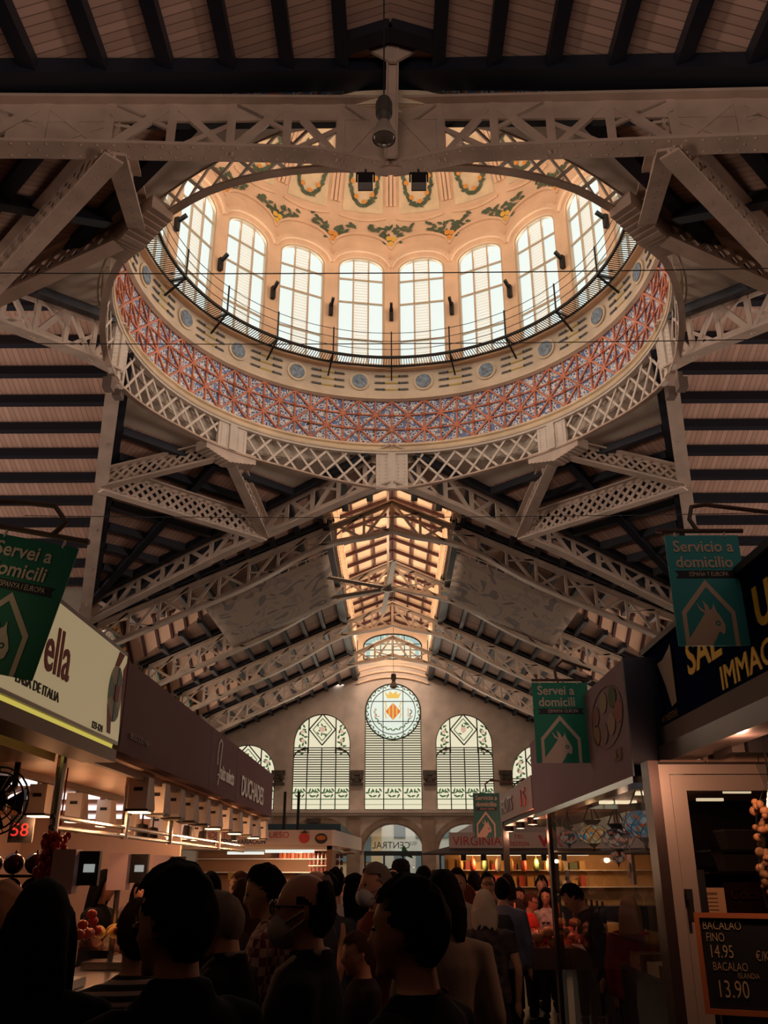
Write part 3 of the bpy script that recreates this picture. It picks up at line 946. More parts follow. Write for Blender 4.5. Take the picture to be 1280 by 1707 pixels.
for k in range(5):
    cx, sp, ri = cxs[k], spring[k], rise[k]
    w = struct('window_%d' % (21 + k), MB(), DKL)
    flat_m = MB(); flat(flat_m, ops[k], -.2); flat_m.build('pane', GLS, w)
    head = (lambda x: sp + ri * sqrt(max(0, 1 - ((x - cx) / wr) ** 2)))
    low0 = zs + (sp - zs) * .0
    ztop = sp - .25 if k != 2 else sp + .1
    fr_ = MB()
    fr_.poly_bar([pt(x, y, -.12) for x, y in ops[k] + ops[k][:1]], .10, .14, (0, 1, 0))
    nm = 4 if k != 2 else 3
    for j in range(1, nm):
        x = cx - wr + 2 * wr * j / nm
        fr_.bar(pt(x, zs, -.1), pt(x, min(ztop, head(x)), -.1), .07, .08, (0, 1, 0))
    fr_.build('frame', DKL, w)
    sl = MB()
    y = zs + 1.75
    while y < ztop:
        hw = wr
        if k != 2:
            d = (y - (ztop - .55)) / .55
            if d > 0: hw = wr
        sl.box(pt(cx, y, -.1), (2 * hw, .06, .065)); y += .165
    sl.build('louvre_slat', mat('louvre_dark', (.06, .055, .04), .6), w)
    bd = MB()
    bd.bar(pt(cx - wr, zs + .72, -.1), pt(cx + wr, zs + .72, -.1), .06, .07, (0, 1, 0)); bd.bar(pt(cx - wr, zs + 1.6, -.1), pt(cx + wr, zs + 1.6, -.1), .06, .07, (0, 1, 0))
    bd.bar(pt(cx - wr, zs + .36, -.1), pt(cx + wr, zs + .36, -.1), .03, .04, (0, 1, 0))
    rr = random.Random(k)
    for j in range(nm):
        xc = cx - wr + 2 * wr * (j + .5) / nm; hw = wr / nm
        for q in range(10):
            f = -1 + 2 * (q + .5) / 10
            wleaf(bd, xc + f * hw * .75, zs + 1.15 + .22 * sin(q * 2.2), q * 1.3, .36, .13, -.16)
    bd.build('leaf_border', GGR, w)
    if k != 2:
        tr = MB(); lf = MB(); yl = MB()
        d0, d1 = ztop, sp + ri
        mid = (d0 + d1) / 2 + .1; hh = (d1 - d0) / 2 - .08
        P = [(cx, mid - hh), (cx + .95, mid), (cx, mid + hh), (cx - .95, mid)]
        for a, b in zip(P, P[1:] + P[:1]): tr.bar(pt(*a, -.1), pt(*b, -.1), .08, .08, (0, 1, 0))
        for s in (-1, 1):
            x = cx + s * .98
            tr.bar(pt(x, d0 - .4, -.1), pt(x, head(x), -.1), .08, .08, (0, 1, 0))
            tr.bar(pt(cx + s * .95, mid, -.1), pt(x, mid, -.1), .05, .05, (0, 1, 0))
            tr.poly_bar([pt(cx + s * wr * (.5 + .5 * sin(pi / 2 * q / 6)), ztop - .05 - .75 * (1 - cos(pi / 2 * q / 6)), -.08) for q in range(7)], .09, .09, (0, 1, 0))
            for q in range(16):
                f = (q + .5) / 16
                y = d0 - .45 + (head(x + s * .35) - d0 + .2) * f
                wleaf(lf, x + s * (.42 + .22 * sin(q * 1.9)), y, rr.uniform(0, 3), .34, .15, -.17)
                if q % 5 == 2: flat(yl, circ(x + s * .42, y, .13, 10), -.165)
        for q in range(10): wleaf(lf, cx + rr.uniform(-.35, .35), mid + rr.uniform(-.5, .5), rr.uniform(0, 3), .3, .12, -.17)
        P2 = [(cx, mid - hh * .72), (cx + .68, mid), (cx, mid + hh * .72), (cx - .68, mid)]
        for a, b in zip(P2, P2[1:] + P2[:1]): lf.bar(pt(*a, -.17), pt(*b, -.17), .06, .01, (0, 1, 0))
        flat(yl, circ(cx, mid, .2, 10), -.16)
        tr.build('tracery', DKL, w); lf.build('leaf_pattern', GGR, w); yl.build('flower', GPI, w)
    else:
        c0 = (cx, sp)
        d = MB(); flat(d, circ(*c0, wr, 40), .0); d.build('roundel_pane', glow('roundel_glass', (.86, .96, .84), .80), w)
        rg = MB()
        for rad, wd in ((wr - .04, .1), (wr * .80, .05)):
            rg.poly_bar([pt(c0[0] + rad * cos(2 * pi * q / 40), c0[1] + rad * sin(2 * pi * q / 40), .03) for q in range(41)], wd, .05, (0, 1, 0))
        for s in (-1, 1):
            h = wr * .92
            rg.bar(pt(cx + s * .72, sp - h, .03), pt(cx + s * .72, sp + h, .03), .05, .05, (0, 1, 0))
            rg.bar(pt(cx - h, sp + s * .72, .03), pt(cx + h, sp + s * .72, .03), .05, .05, (0, 1, 0))
        rg.build('tracery', DKL, w)
        lf = MB()
        for q in range(46):
            a = 2 * pi * q / 46
            wleaf(lf, cx + wr * (.9 + .03 * (q % 2)) * cos(a), sp + wr * (.9 + .03 * (q % 2)) * sin(a), a + pi / 2 + (.6 if q % 2 else -.6), .3, .11, .012)
        for q in range(22):
            a = -pi / 2 + (q - 10.5) / 22 * 3.4
            wleaf(lf, cx + wr * .64 * cos(a), sp + wr * .64 * sin(a), a + pi / 2 + (.7 if q % 2 else -.7), .32, .1, .012)
        lf.build('leaf_wreath', glow('roundel_leaf', (.13, .22, .09), .6), w)
        cr = MB()
        flat(cr, [(cx - .42, sp + .95), (cx + .42, sp + .95), (cx + .62, sp + 1.42), (cx + .32, sp + 1.2), (cx + .26, sp + 1.5), (cx, sp + 1.28), (cx - .26, sp + 1.5), (cx - .32, sp + 1.2), (cx - .62, sp + 1.42)], .015)
        for s in (-1, 1):
            for q in range(6): wleaf(cr, cx + s * (.5 + .05 * (q % 2)), sp - .4 + .2 * q, 1.2 * s, .3, .09, .015)
        cr.build('crown', GYE, w)
        lz = MB()
        flat(lz, [(cx, sp - .62), (cx + .55, sp), (cx, sp + .62), (cx - .55, sp)], .018)
        lz.build('lozenge_shield', GRE, w)
        st = MB()
        for q in (-2, 0, 2):
            x = q * .135; h = .62 * (1 - (abs(x) + .05) / .55)
            flat(st, [(cx + x - .05, sp - h), (cx + x + .05, sp - h), (cx + x + .05, sp + h), (cx + x - .05, sp + h)], .024)
        st.build('shield_stripe', GYE, w)
        for s in (-1, 1):
            text('letter', 'L', FW, .95, GPI, w, cx + s * 1.2 - .22, sp - .4, .02, ext=.005)
w = struct('window_26', MB(), DKL)
fm = MB(); flat(fm, lw, -.3); fm.build('pane', GLY, w)
fr_ = MB(); fr_.poly_bar([pt(x, y, -.2) for x, y in lw + lw[:1]], .1, .1, (0, 1, 0))
hwl = lw[1][0]
for x in (-.62, .62): fr_.bar(pt(x * hwl / 1.5, zl0, -.2), pt(x * hwl / 1.5, zl1, -.2), .06, .06, (0, 1, 0))
for q in range(3): fr_.bar(pt(-hwl, zl0 + .35 + .45 * q, -.2), pt(hwl, zl0 + .35 + .45 * q, -.2), .05, .05, (0, 1, 0))
fr_.build('frame', DKL, w)
bt = MB()
for x, y in [(q, r_) for q in (-1, 1) for r_ in range(6)]: flat(bt, circ(x * hwl * .85, zl0 + .2 + .2 * y, .16, 8), -.26)
for q in range(15):
    a = pi * (q + .5) / 15
    flat(bt, circ(hwl * .88 * cos(a), zl0 + (zl1 - zl0) * (.55 + .36 * sin(a)), .17, 8), -.26)
bt.build('turquoise_border', GTQ, w)
# doors with fanlights, the lit street beyond
for n_, (cx, d) in enumerate(doors):
    dr = struct('door_%d' % (n_ + 1), MB(), DKL)
    f = MB(); f.bar(pt(cx - wr, dz0 - .1, -.1), pt(cx + wr, dz0 - .1, -.1), .3, .26, (0, 1, 0))
    for x in (-wr + .08, -.65, .65, wr - .08): f.bar(pt(cx + x, -EYE, -.1), pt(cx + x, dz0 - .1, -.1), .12, .1, (0, 1, 0))
    f.build('door_frame', mat('dark_teal_frame', (.03, .04, .045), .5), dr)
    g = MB(); flat(g, arch(2 * wr, -EYE + .05, dz0, dz1 - dz0, 24, cx), -.15)
    g.build('pane', glass('clear_pane', (.96, .97, .95)), dr)
    if d:
        text('lettering', 'CENTRAL', FW, .62, mat('letter_dark', (.06, .05, .05), .6), dr, cx + 1.15, dz0 + .22, -.12, wide=-.98)
        text('lettering', 'MERCAT', FW, .34, mat('letter_dark', (.06, .05, .05), .6), dr, cx + 1.62, dz0 + .42, -.12, wide=-.42)
        shape('green_parrot', [(.5, .85), (.62, 1.45), (.75, 1.55), (.9, 1.3), (1.25, .95), (1.35, .7), (.95, .85)], [], FW, .02, mat('parrot_green', (.02, .16, .06), .5), dr, -.1)
bmat = mat('pale_facade', (.72, .74, .72), .8, 0, .08, .4)
fa = struct('exterior_facade', MB().bb(-14, 14, YW + 9, YW + 9.6, 0, 16), bmat)
yl_ = MB().bb(-14, -.9, YW + 7.6, YW + 9, 0, 13); yl_.build('yellow_house_front', mat('sand_facade', (.78, .60, .38), .8, 0, .1, .5), fa)
bw = MB()
for x in (-5.5, -3.8, -2.1): 
    for z in (2.2, 5): bw.bb(x - .4, x + .4, YW + 7.5, YW + 7.62, z, z + 1.9)
for x in (.5, 2.2, 4): 
    for z in (1, 4, 7): bw.bb(x - .45, x + .45, YW + 8.92, YW + 9.02, z, z + 2)
bw.build('facade_pane', mat('facade_glass', (.2, .27, .32), .3), fa)
MB().bb(-7, -.8, YW + 7.0, YW + 7.6, 4.7, 4.85).bb(-7, -.8, YW + 7.0, YW + 7.05, 4.85, 5.7).build('balcony', mat('sand_facade', (.7, .5, .3)), fa)
area_light('street_daylight', (2, YW + 4.5, 15), (0, YW + 9, 3), 16, 4, 1500, (1.0, .97, .9))
# carved ornaments between the windows
for k, px in enumerate((464, 595, 716, 843)):
    x, z = wp(px, 1297)
    o = MB(); o.box(pt(x, z + .35, .12), (.95, .3, .32)); o.box(pt(x, z - .05, .1), (.62, .24, .42)); o.box(pt(x, z - .4, .1), (.9, .24, .18))
    for s in (-1, 1): o.ball(pt(x + s * .3, z, .26), .16, .1, .2, 8, 6)
    tag(o.build('carved_bracket', mat('dark_carving', (.10, .075, .06), .8, 0, .3, 3)), 'dark carved stone bracket on the far wall, %s of four between the windows' % ['first', 'second', 'third', 'fourth'][k], 'carving', None)
tag(MB().box(pt(wx(525), wz(1368), .16), (.95, .25, .3)).box(pt(wx(525), wz(1368) - .3, .12), (.6, .2, .3)).build('stone_console', mat('dark_carving', (.1, .07, .06))), 'dark stone console under the ledge beside the central door arch', 'carving')
struct('wall_transept_far_left', MB().bb(-25, -KX - .3, KY1 + .2, KY1 + .5, 0, 10.2 + EYE), PLASTER)
struct('wall_transept_far_right', MB().bb(KX + .3, 25, KY1 + .2, KY1 + .5, 0, 10.2 + EYE), PLASTER)

# ================================================================== THINGS HUNG IN THE HALL
def pendant(nm, p, r, h, cable_top, label, m=None):
    t = thing(nm, p, label, 'lamp')
    m = m or mat('lamp_grey_metal', (.10, .09, .08), .4, .6)
    MB().lathe([(.02, 1.0 * h), (r * .55, .98 * h), (r * .62, .9 * h), (r * .62, .55 * h), (r * .5, .5 * h), (r * .45, .38 * h)], p, 20).build('housing', m, t, True)
    MB().lathe([(r * .5, .4 * h), (r * .6, .32 * h), (r * .95, .12 * h), (r, .02 * h), (r * .96, 0)], p, 24).build('reflector', mat('lamp_glass_grey', (.30, .25, .20), .25, .2), t, True)
    MB().lathe([(r * .95, .03 * h), (r * .7, -.05 * h), (.01, -.08 * h)], p, 20).build('diffuser', mat('lamp_lens', (.09, .07, .055), .1), t, True)
    MB().tube([p + Vector((0, 0, h)), Vector((p.x, p.y, cable_top))], .012 if r < .3 else .03, 6).build('cable', BLACK, t)
    rb = MB()
    for k in range(16):
        a = 2 * pi * k / 16
        rb.bar(p + Vector((r * .64 * cos(a), r * .64 * sin(a), .6 * h)), p + Vector((r * .64 * cos(a), r * .64 * sin(a), .9 * h)), .02, .02)
    rb.build('cooling_rib', m, t)
p = at(640, 232, Y=9.6)
pendant('pendant_lamp', p, .175, .78, ZR + EYE - .2, 'grey bell shaped industrial pendant lamp hanging before the front girder')
p = at(656, 1146, Y=50)
pendant('pendant_lamp', p, .22, .8, ZR + 2.6 + EYE, 'small dark pendant lamp hanging in front of the round stained window')
for px, sd in ((609, 'left'), (698, 'right')):
    p = at(px, 303, Y=12.4)
    t = thing('floodlight', p, 'square black floodlight under the front girder, on the %s of its centre' % sd, 'floodlight')
    MB().box(p, (.27, .16, .29)).build('housing', BLACK, t)
    MB().box(p - Vector((0, .06, .16)), (.25, .16, .03)).build('lens', mat('flood_lens', (.25, .24, .22), .2), t)
    MB().bar(p + Vector((-.16, 0, 0)), p + Vector((-.16, 0, .2)), .03, .03).bar(p + Vector((.16, 0, 0)), p + Vector((.16, 0, .2)), .03, .03).bar(p + Vector((-.16, 0, .2)), p + Vector((.16, 0, .2)), .03, .03).bar(p + Vector((0, 0, .2)), p + Vector((0, .15, .42)), .04, .04).build('yoke', BLACK, t)
# king post with its gusset above the front girder
kp = thing('king_post', at(652, 255, Y=12.3), 'slender cream post rising from the front girder to the roof ridge', 'post')
a_, b_ = at(652, 262, Y=12.35), at(655, 60, Y=11.75)
MB().bar(a_, b_, .16, .10, (0, 1, 0)).bar(a_ + Vector((-.1, -.03, 0)), b_ + Vector((-.1, -.03, 0)), .03, .14, (0, 1, 0)).bar(a_ + Vector((.1, -.03, 0)), b_ + Vector((.1, -.03, 0)), .03, .14, (0, 1, 0)).build('shaft', STEEL2, kp)
MB().slab([b_ + Vector((-.85, 0, -.05)), b_ + Vector((-.06, 0, -.65)), b_ + Vector((.06, 0, -.65)), b_ + Vector((.85, 0, -.05)), b_ + Vector((0, 0, .28))], .06, (0, 1, 0)).build('gusset', STEEL2, kp)
for n_, (i, sx) in enumerate(((3, -1), (1, 1))):
    for q in range(2):
        p = at((181, 197)[q] if sx < 0 else (1136, 1118)[q], (641, 655)[q], Y=20.0 + 1.0 * q)
        o = MB().box(p, (.24, .3, .32)).box(p + Vector((0, 0, .25)), (.1, .1, .25)).build('ring_floodlight', mat('grey_lamp_body', (.16, .12, .10), .5))
        tag(o, 'small grey floodlight box at the %s crown of the ring, the %s of two' % ('left hand' if sx < 0 else 'right hand', 'upper' if q == 0 else 'lower'), 'floodlight')
# ceiling fan
fc = V(-.2, 38.3, 12.0)
t = thing('ceiling_fan', fc, 'huge six bladed ceiling fan hanging under the nave lantern', 'fan')
GREY = mat('fan_grey', (.36, .30, .25), .4, .5)
MB().lathe([(.02, .55), (.16, .5), (.2, .1), (.34, .06), (.34, -.12), (.1, -.2), (.01, -.2)], fc, 20).build('motor', GREY, t, True)
MB().tube([fc + Vector((0, 0, .5)), fc + Vector((0, 0, 4.8))], .05, 8).build('drop_rod', GREY, t)
for k in range(6):
    a = R(94 + 60 * k)
    d = Vector((cos(a), sin(a), 0))
    MB().bar(fc + d * .3 - Vector((0, 0, .04)), fc + d * 4.05 - Vector((0, 0, .10)), .23, .035, (sin(a) * .3, -cos(a) * .3, 1)).build('blade', GREY, t)
# two painted cloths under the nave roof, pale drawings on them
def cloth_mat():
    m, N, L, b = new_mat('painted_cloth')
    b.inputs['Roughness'].default_value = .9
    g = N.new('ShaderNodeNewGeometry')
    mp = N.new('ShaderNodeMapping'); mp.inputs['Scale'].default_value = (1.0, .55, 1.0)
    L.new(g.outputs['Position'], mp.inputs[0])
    n = N.new('ShaderNodeTexNoise'); n.inputs['Scale'].default_value = 1.1; n.inputs['Detail'].default_value = 1.0; n.inputs['Distortion'].default_value = 1.2
    L.new(mp.outputs[0], n.inputs['Vector'])
    r = N.new('ShaderNodeValToRGB'); e = r.color_ramp.elements
    r.color_ramp.interpolation = 'CONSTANT'
    e[0].color = (.20, .17, .17, 1); e[1].position = .40; e[1].color = (.40, .31, .25, 1)
    e.new(.60).color = (.30, .25, .23, 1); e.new(.66).color = (.40, .31, .25, 1)
    L.new(n.outputs['Fac'], r.inputs[0]); L.new(r.outputs[0], b.inputs['Base Color'])
    return m
CM = cloth_mat()
for sx, nm in ((-1, 'left'), (1, 'right')):
    x0, x1, ya, yb = 2.65, 7.6, YT[0] + .4, YT[1] - .3
    zc = lambda x: zn(x, 0) - 1.28
    vs, fs = [], []
    for i in range(13):
        for j in range(9):
            x = x0 + (x1 - x0) * i / 12; y = ya + (yb - ya) * j / 8
            vs.append(V(sx * x, y, zc(x) - .12 * sin(pi * i / 12) * sin(pi * j / 8)))
    for i in range(12):
        for j in range(8): fs.append((i * 9 + j, i * 9 + j + 1, (i + 1) * 9 + j + 1, (i + 1) * 9 + j))
    t = thing('painted_cloth', V(sx * 5, (ya + yb) / 2, zc(5)), 'pale banner cloth with faint drawings slung under the %s slope of the nave roof' % ('left hand' if sx < 0 else 'right hand'), 'banner')
    o = MB().add(vs, fs).build('cloth', CM, t, True)
    sd = o.modifiers.new('thickness', 'SOLIDIFY'); sd.thickness = .02
    for y, sg in ((ya, -.12), (yb, .12)):
        e = MB()
        for q in range(14):
            x = x0 + (x1 - x0) * (q + .5) / 14
            e.bar(V(sx * x, y, zc(x)), V(sx * x, y + sg, zc(x) + .1), .03, .02)
        e.tube([V(sx * (x0 + (x1 - x0) * q / 14), y + sg, zc(x0 + (x1 - x0) * q / 14) + .1) for q in range(15)], .014, 5)
        e.build('lacing_rope', WHITE, t)
# thin cables strung across the hall
for (y, h, sag, lab) in ((14.0, 10.95, .12, 'thin dark cable strung across the hall just under the drum windows'), (24.0, 9.8, .1, 'thin dark cable strung across the hall below the ring girder'), (17.5, 11.6, .1, 'thin dark cable strung across the ring opening')):
    pts = [V(-11 + 22 * q / 24, y, h - sag * (1 - (q / 12 - 1) ** 2)) for q in range(25)]
    tag(MB().tube(pts, .012, 5).build('wire_cable', BLACK), lab, 'cable')
# ================================================================== MARKET STALLS
def fascia(x, ya, yb, side):   # frame on a sign facing the aisle, origin at its reading start, z = height
    return frame((x, ya, 0), (0, 1, 0), (0, 0, 1)) if side < 0 else frame((x, yb, 0), (0, -1, 0), (0, 0, 1))
def point_light(nm, p, e, col, par=None, r=.05):
    d = bpy.data.lights.new(nm, 'POINT'); d.energy, d.color, d.shadow_soft_size = e, col, r
    o = bpy.data.objects.new(nm, d); COL.objects.link(o); o.location = p
    return o
LAMPG = glow('warm_lamp_glow', (1.0, .80, .48), 2.2)
TUBEG = glow('fluorescent_glow', (.95, .86, .86), 1.3)
WTUBE = glow('warm_tube_glow', (1.0, .82, .52), 1.2)
ORANGE = (1.0, .44, .19)
WOODC = mat('stall_orange_wood', (.52, .27, .15), .5, 0, .12, 3)
DARK = mat('stall_dark', (.03, .025, .025), .5)
# ---- left: cream sign with red letters -------------------------------------------------
LX = -1.65
t = thing('delicatessen_stall', (LX - 1.2, 4.2, 0), 'nearest stall on the left side under the lit cream sign', 'market stall')
MB().bb(LX - 2.4, LX - .35, 3.0, 5.3, 2.24, 2.30).build('canopy', WOODC, t)
MB().bb(LX - 1.0, LX - .35, 3.0, 5.25, 0, 1.0).build('counter', DARK, t)
MB().bb(LX - .2, LX, 3.0, 5.33, 2.24, 2.31).build('beam_trim', mat('olive_wood_trim', (.20, .12, .06), .5), t)
t = thing('cream_sign', (LX, 4.2, 2.3), 'lit cream sign box with red letters and a beach ball picture', 'sign')
MB().bb(LX - .18, LX, 2.9, 5.34, 2.34, 2.90).build('box', mat('sign_metal_rim', (.28, .25, .24), .4, .6), t)
LPN = MB().bb(LX - .01, LX + .008, 2.93, 5.31, 2.36, 2.87).build('lit_panel', glow('cream_lit_panel', (.74, .56, .30), .36), t)
MB().bb(LX - .22, LX - .02, 2.9, 5.30, 2.318, 2.342).build('under_light', glow('yellow_strip', (.80, .66, .12), .62), t)
f = fascia(LX, 2.9, 5.34, -1)
RED = mat('sign_red', (.24, .018, .015), .5)
DKT = mat('sign_black', (.03, .02, .02), .5)
text('lettering', 'ella', f, .325, RED, LPN, 1.12, 2.527, .012, wide=.80, bold=.003)
text('lettering', 'ENSA DE ITALIA', f, .066, DKT, LPN, .85, 2.407, .012, wide=1.12)
text('lettering', '123-124', f, .054, DKT, LPN, 1.90, 2.366, .012, wide=1.05)
TEAL = mat('ball_teal', (.16, .28, .26), .5); CRM = mat('ball_cream', (.45, .46, .34), .5)
bx, by = 2.235, 2.612
shape('ball_ring', circ(bx, by, .128, 28, .165), [], f, .004, CRM, t, .012)
for q in range(3):
    a0 = 2 * pi * q / 3 + .5
    P = [(bx + .127 * cos(a0 + .85 * j / 6), by + .164 * sin(a0 + .85 * j / 6)) for j in range(7)] + [(bx + .03 * cos(a0 + .85), by + .05 * sin(a0 + .85)), (bx + .03 * cos(a0), by + .05 * sin(a0))]
    shape('ball_stripe', P, [], f, .004, TEAL, t, .016)
shape('ball_square', rect(bx - .02, by - .04, bx + .05, by + .05), [], f, .004, RED, t, .019)
shape('ribbon', [(bx - .06, by + .15), (bx + .02, by + .165), (bx + .10, by + .25), (bx + .0, by + .25)], [], f, .004, RED, t, .014)
shape('ribbon', [(bx - .12, by - .08), (bx - .03, by - .15), (bx - .01, by - .235), (bx - .07, by - .235)], [], f, .004, RED, t, .014)
shape('ribbon', [(bx + .11, by + .16), (bx + .165, by + .22), (bx + .165, by - .2), (bx + .14, by - .05)], [], f, .004, RED, t, .014)
# ---- left: long mauve fascia stall -----------------------------------------------------
YA, YB, ZC = 5.38, 12.45, 2.30
t = thing('butcher_stall', (LX - 1.5, 9, 0), 'long lit stall on the left under the mauve sign board', 'market stall')
MB().bb(LX - 3.4, LX - .1, YA, YB + .6, ZC, ZC + .06).build('ceiling_panel', WOODC, t)
MB().bb(LX - 3.45, LX - 3.35, YA - 3, YB, 0, ZC).build('back_panel', mat('stall_cream_panel', (.62, .46, .36), .6, 0, .06, 2), t)
MB().bb(LX - 3.35, LX - 1.2, YB, YB + .06, 0, ZC).build('end_panel', mat('stall_cream_panel'  , (.62, .46, .36)), t)
MB().bb(LX - .75, LX - .02, YA + .2, YB, 0, .92).build('counter', DARK, t)
MB().bb(LX - .78, LX + .02, YA + .2, YB, .92, .96).build('counter_top', mat('steel_counter', (.35, .3, .28), .3, .8), t)
MB().bb(LX + .0, LX + .012, YA + .2, YB, .96, 1.22).build('display_glass', glass('display_pane', (.93, .95, .95)), t)
MB().bb(LX - .45, LX + .02, YA + .2, YB, 1.22, 1.24).build('glass_shelf', glass('display_pane', (.93, .95, .95)), t)
rl = MB()
for z in (1.88, 1.94): rl.tube([(LX - .35, YA, z), (LX - .35, YB, z)], .016, 8)
rl.build('hanging_rail', CHROME, t)
for k in range(4):
    y = (5.42, 6.87, 8.26, 10.6)[k]
    MB().tube([(LX - .35, y, 1.86), (LX - .35, y, ZC)], .028, 10).build('rail_post', CHROME, t)
tr = MB()
for x in (LX - .18, LX - .95): tr.bb(x - .02, x + .02, YA, YB, ZC - .05, ZC)
tr.build('lamp_track', mat('track_grey', (.2, .15, .13), .5), t)
t = thing('mauve_sign', (LX, 9, 2.3), 'long plain mauve sign board with white script above the left stall', 'sign')
MAUVE = mat('mauve_board', (.25, .185, .195), .9, 0, .05, .6, .0)
MB().bb(LX - .1, LX, YA, YB, ZC + .01, 2.86).build('board', MAUVE, t)
for y in (8.1, 9.53): MB().bb(LX, LX + .004, y, y + .012, ZC + .02, 2.85).build('seam', mat('seam_dark', (.03, .02, .02), .5), t)
f = fascia(LX, YA, YB, -1)
WL = mat('sign_white', (.88, .92, .86), .5)
def swash(pts, w, m, par, name='lettering'):
    MB().poly_bar([f @ Vector((a, b, .012)) for a, b in pts], w, .006, (1, 0, 0)).build(name, m, par)
swash([(3.05 + .05 * q, 2.47 + .012 * q) for q in range(3)], .012, WL, t)
swash([(3.02, 2.56), (3.0, 2.66), (3.04, 2.76), (3.12, 2.80), (3.2, 2.77), (3.16, 2.62), (3.12, 2.45), (3.08, 2.38)], .014, WL, t)
text('lettering', 'ruits selects', f, .19, WL, t, 3.12, 2.45, .012, wide=.88, shear=.15, bold=.004)
text('lettering', 'DUCHADES', f, .29, WL, t, 4.42, 2.40, .012, wide=1.12, bold=.004)
text('lettering', 'SELECCIO VIP', f, .05, mat('dull_script', (.22, .15, .15), .5), t, .14, 2.41, .012, wide=1.5)
# white box spot lamps, two rows
def box_lamp(p, s, label, grp=None, lit=True, power=1.6):
    t = thing('box_lamp', p, label, 'lamp', grp)
    BD = MB().hexa([p + Vector(v) * s for v in ((-.42, -.5, -.55), (.42, -.5, -.55), (.55, .5, -.55), (-.55, .5, -.55), (-.42, -.5, .8), (.42, -.5, .8), (.42, .4, .8), (-.42, .4, .8))]).tube([p + Vector((0, 0, .8 * s)), Vector((p.x, p.y, ZC + .01))], .02, 6).build('body', WHITE, t)
    MB().box(p - Vector((0, 0, .58 * s)), (1.0 * s, 1.06 * s, .1 * s)).build('rim', BLACK, t)
    MB().box(p - Vector((0, 0, .66 * s)), (.8 * s, .85 * s, .06 * s)).build('lens', LAMPG if lit else mat('lens_off', (.3, .26, .2), .3), BD)
    MB().bar(p + Vector((-.2 * s, -.505 * s, .3 * s)), p + Vector((.2 * s, -.505 * s, .3 * s)), .005, .025).build('maker_plate', BLACK, BD)
    if lit and power:
        point_light('lamp_light', p - Vector((0, 0, s * .9)), power, ORANGE)
    return t
fx = (235, 264, 291, 315, 336, 357, 375, 393, 410, 424, 437)
for k, px in enumerate(fx):
    d = ray(px, 1325 + k * 4); y = (LX - .2) / d.x * d.y
    box_lamp(Vector((LX - .2, y, 2.145)), .165, '%s white box lamp of the front row hanging under the mauve sign' % ['nearest', 'second', 'third', 'fourth', 'fifth', 'sixth', 'seventh', 'eighth', 'ninth', 'tenth', 'farthest'][k], 'front row box lamps', k in (0, 5, 7, 9), 9)
for k, px in enumerate((67, 128, 178, 220, 266, 290, 316, 332)):
    d = ray(px, 1340); y = (LX - 1.0) / d.x * d.y
    box_lamp(Vector((LX - 1.0, y, 2.12)), .155, '%s glowing box lamp of the inner row behind the chrome rail' % ['nearest', 'second', 'third', 'fourth', 'fifth', 'sixth', 'seventh', 'last'][k], 'inner row box lamps', True, 7)
for k, (px, py) in enumerate(((235, 1394), (253, 1398), (313, 1394), (338, 1400), (391, 1400))):
    p = at(px, py, X=-2.1 - .1 * (k % 2))
    t = thing('round_spot', p, 'small round glowing spot lamp %s along the left stall' % ['first', 'second', 'third', 'fourth', 'fifth'][k], 'lamp', 'round spots of the left stall')
    MB().lathe([(.01, .10), (.05, .09), (.06, .0), (.055, -.01)], p, 14).build('shade', BLACK, t)
    MB().lathe([(.055, 0), (.03, -.012), (.001, -.014)], p, 14).build('lens', LAMPG, t)
    MB().tube([p + Vector((0, 0, .1)), Vector((p.x, p.y, ZC))], .008, 5).build('stem', BLACK, t)
for k, (y, x0, x1) in enumerate(((6.9, -3.7, -2.75), (8.3, -3.8, -2.7), (9.9, -3.9, -2.5), (11.6, -3.9, -2.2))):
    tag(MB().bb(x0, x1, y - .09, y + .09, ZC - .05, ZC - .01).build('ceiling_tube_light', TUBEG), '%s pinkish white strip light on the ceiling of the left stall' % ['nearest', 'second', 'third', 'farthest'][k], 'strip light', 'strip lights of the left stall')
SCR = mat('scale_lilac_panel', (.50, .38, .44), .4)
for k, (px, w) in enumerate(((110, 1), (200, 1), (270, 1))):
    d = ray(px, 1445); y = -2.15 / d.x * d.y
    p = Vector((-2.15, y, 1.64))
    t = thing('weighing_scale', Vector((-2.15, y, .96)), '%s lilac faced electronic scale on the left stall counter' % ['nearest', 'middle', 'farthest'][k], 'scale')
    MB().box(p, (.15, .12, .27)).build('housing', SCR, t)
    MB().box(p + Vector((.14, .04, .02)), (.14, .05, .21)).build('display', BLACK, t)
    MB().box(p + Vector((.15, .01, .02)), (.07, .015, .05)).build('screen_glow', glow('screen_white', (.75, .8, .75), .35), t)
    MB().tube([(-2.15, y, .96), (-2.15, y, 1.52)], .022, 8).build('pole', CHROME, t)
    MB().box((-2.15, y, .99), (.34, .3, .05)).build('pan', CHROME, t)
p = at(36, 1382, Y=6.9)
t = thing('number_display', p, 'black queue display glowing red 58 on the left stall wall', 'display')
MB().box(p, (.17, .05, .19), .25).build('case', BLACK, t)
text('digits', '58', frame(p - Vector((0, .045, .05)), (cos(.25), sin(.25), 0), (0, 0, 1)), .13, glow('red_digits', (.9, .04, .03), .75), t, -.06, 0, 0)
MB().tube([p, p + Vector((-.05, .1, .3))], .012, 6).build('arm', BLACK, t)
p = at(-2, 1336, Y=5.6)
t = thing('wall_fan', p, 'round dark caged fan at the left edge under the stall canopy', 'fan')
cg = MB()
for r_ in (.06, .12, .17, .2): cg.tube([p + Vector((r_ * cos(2 * pi * q / 24), -.05, r_ * sin(2 * pi * q / 24))) for q in range(25)], .006, 5)
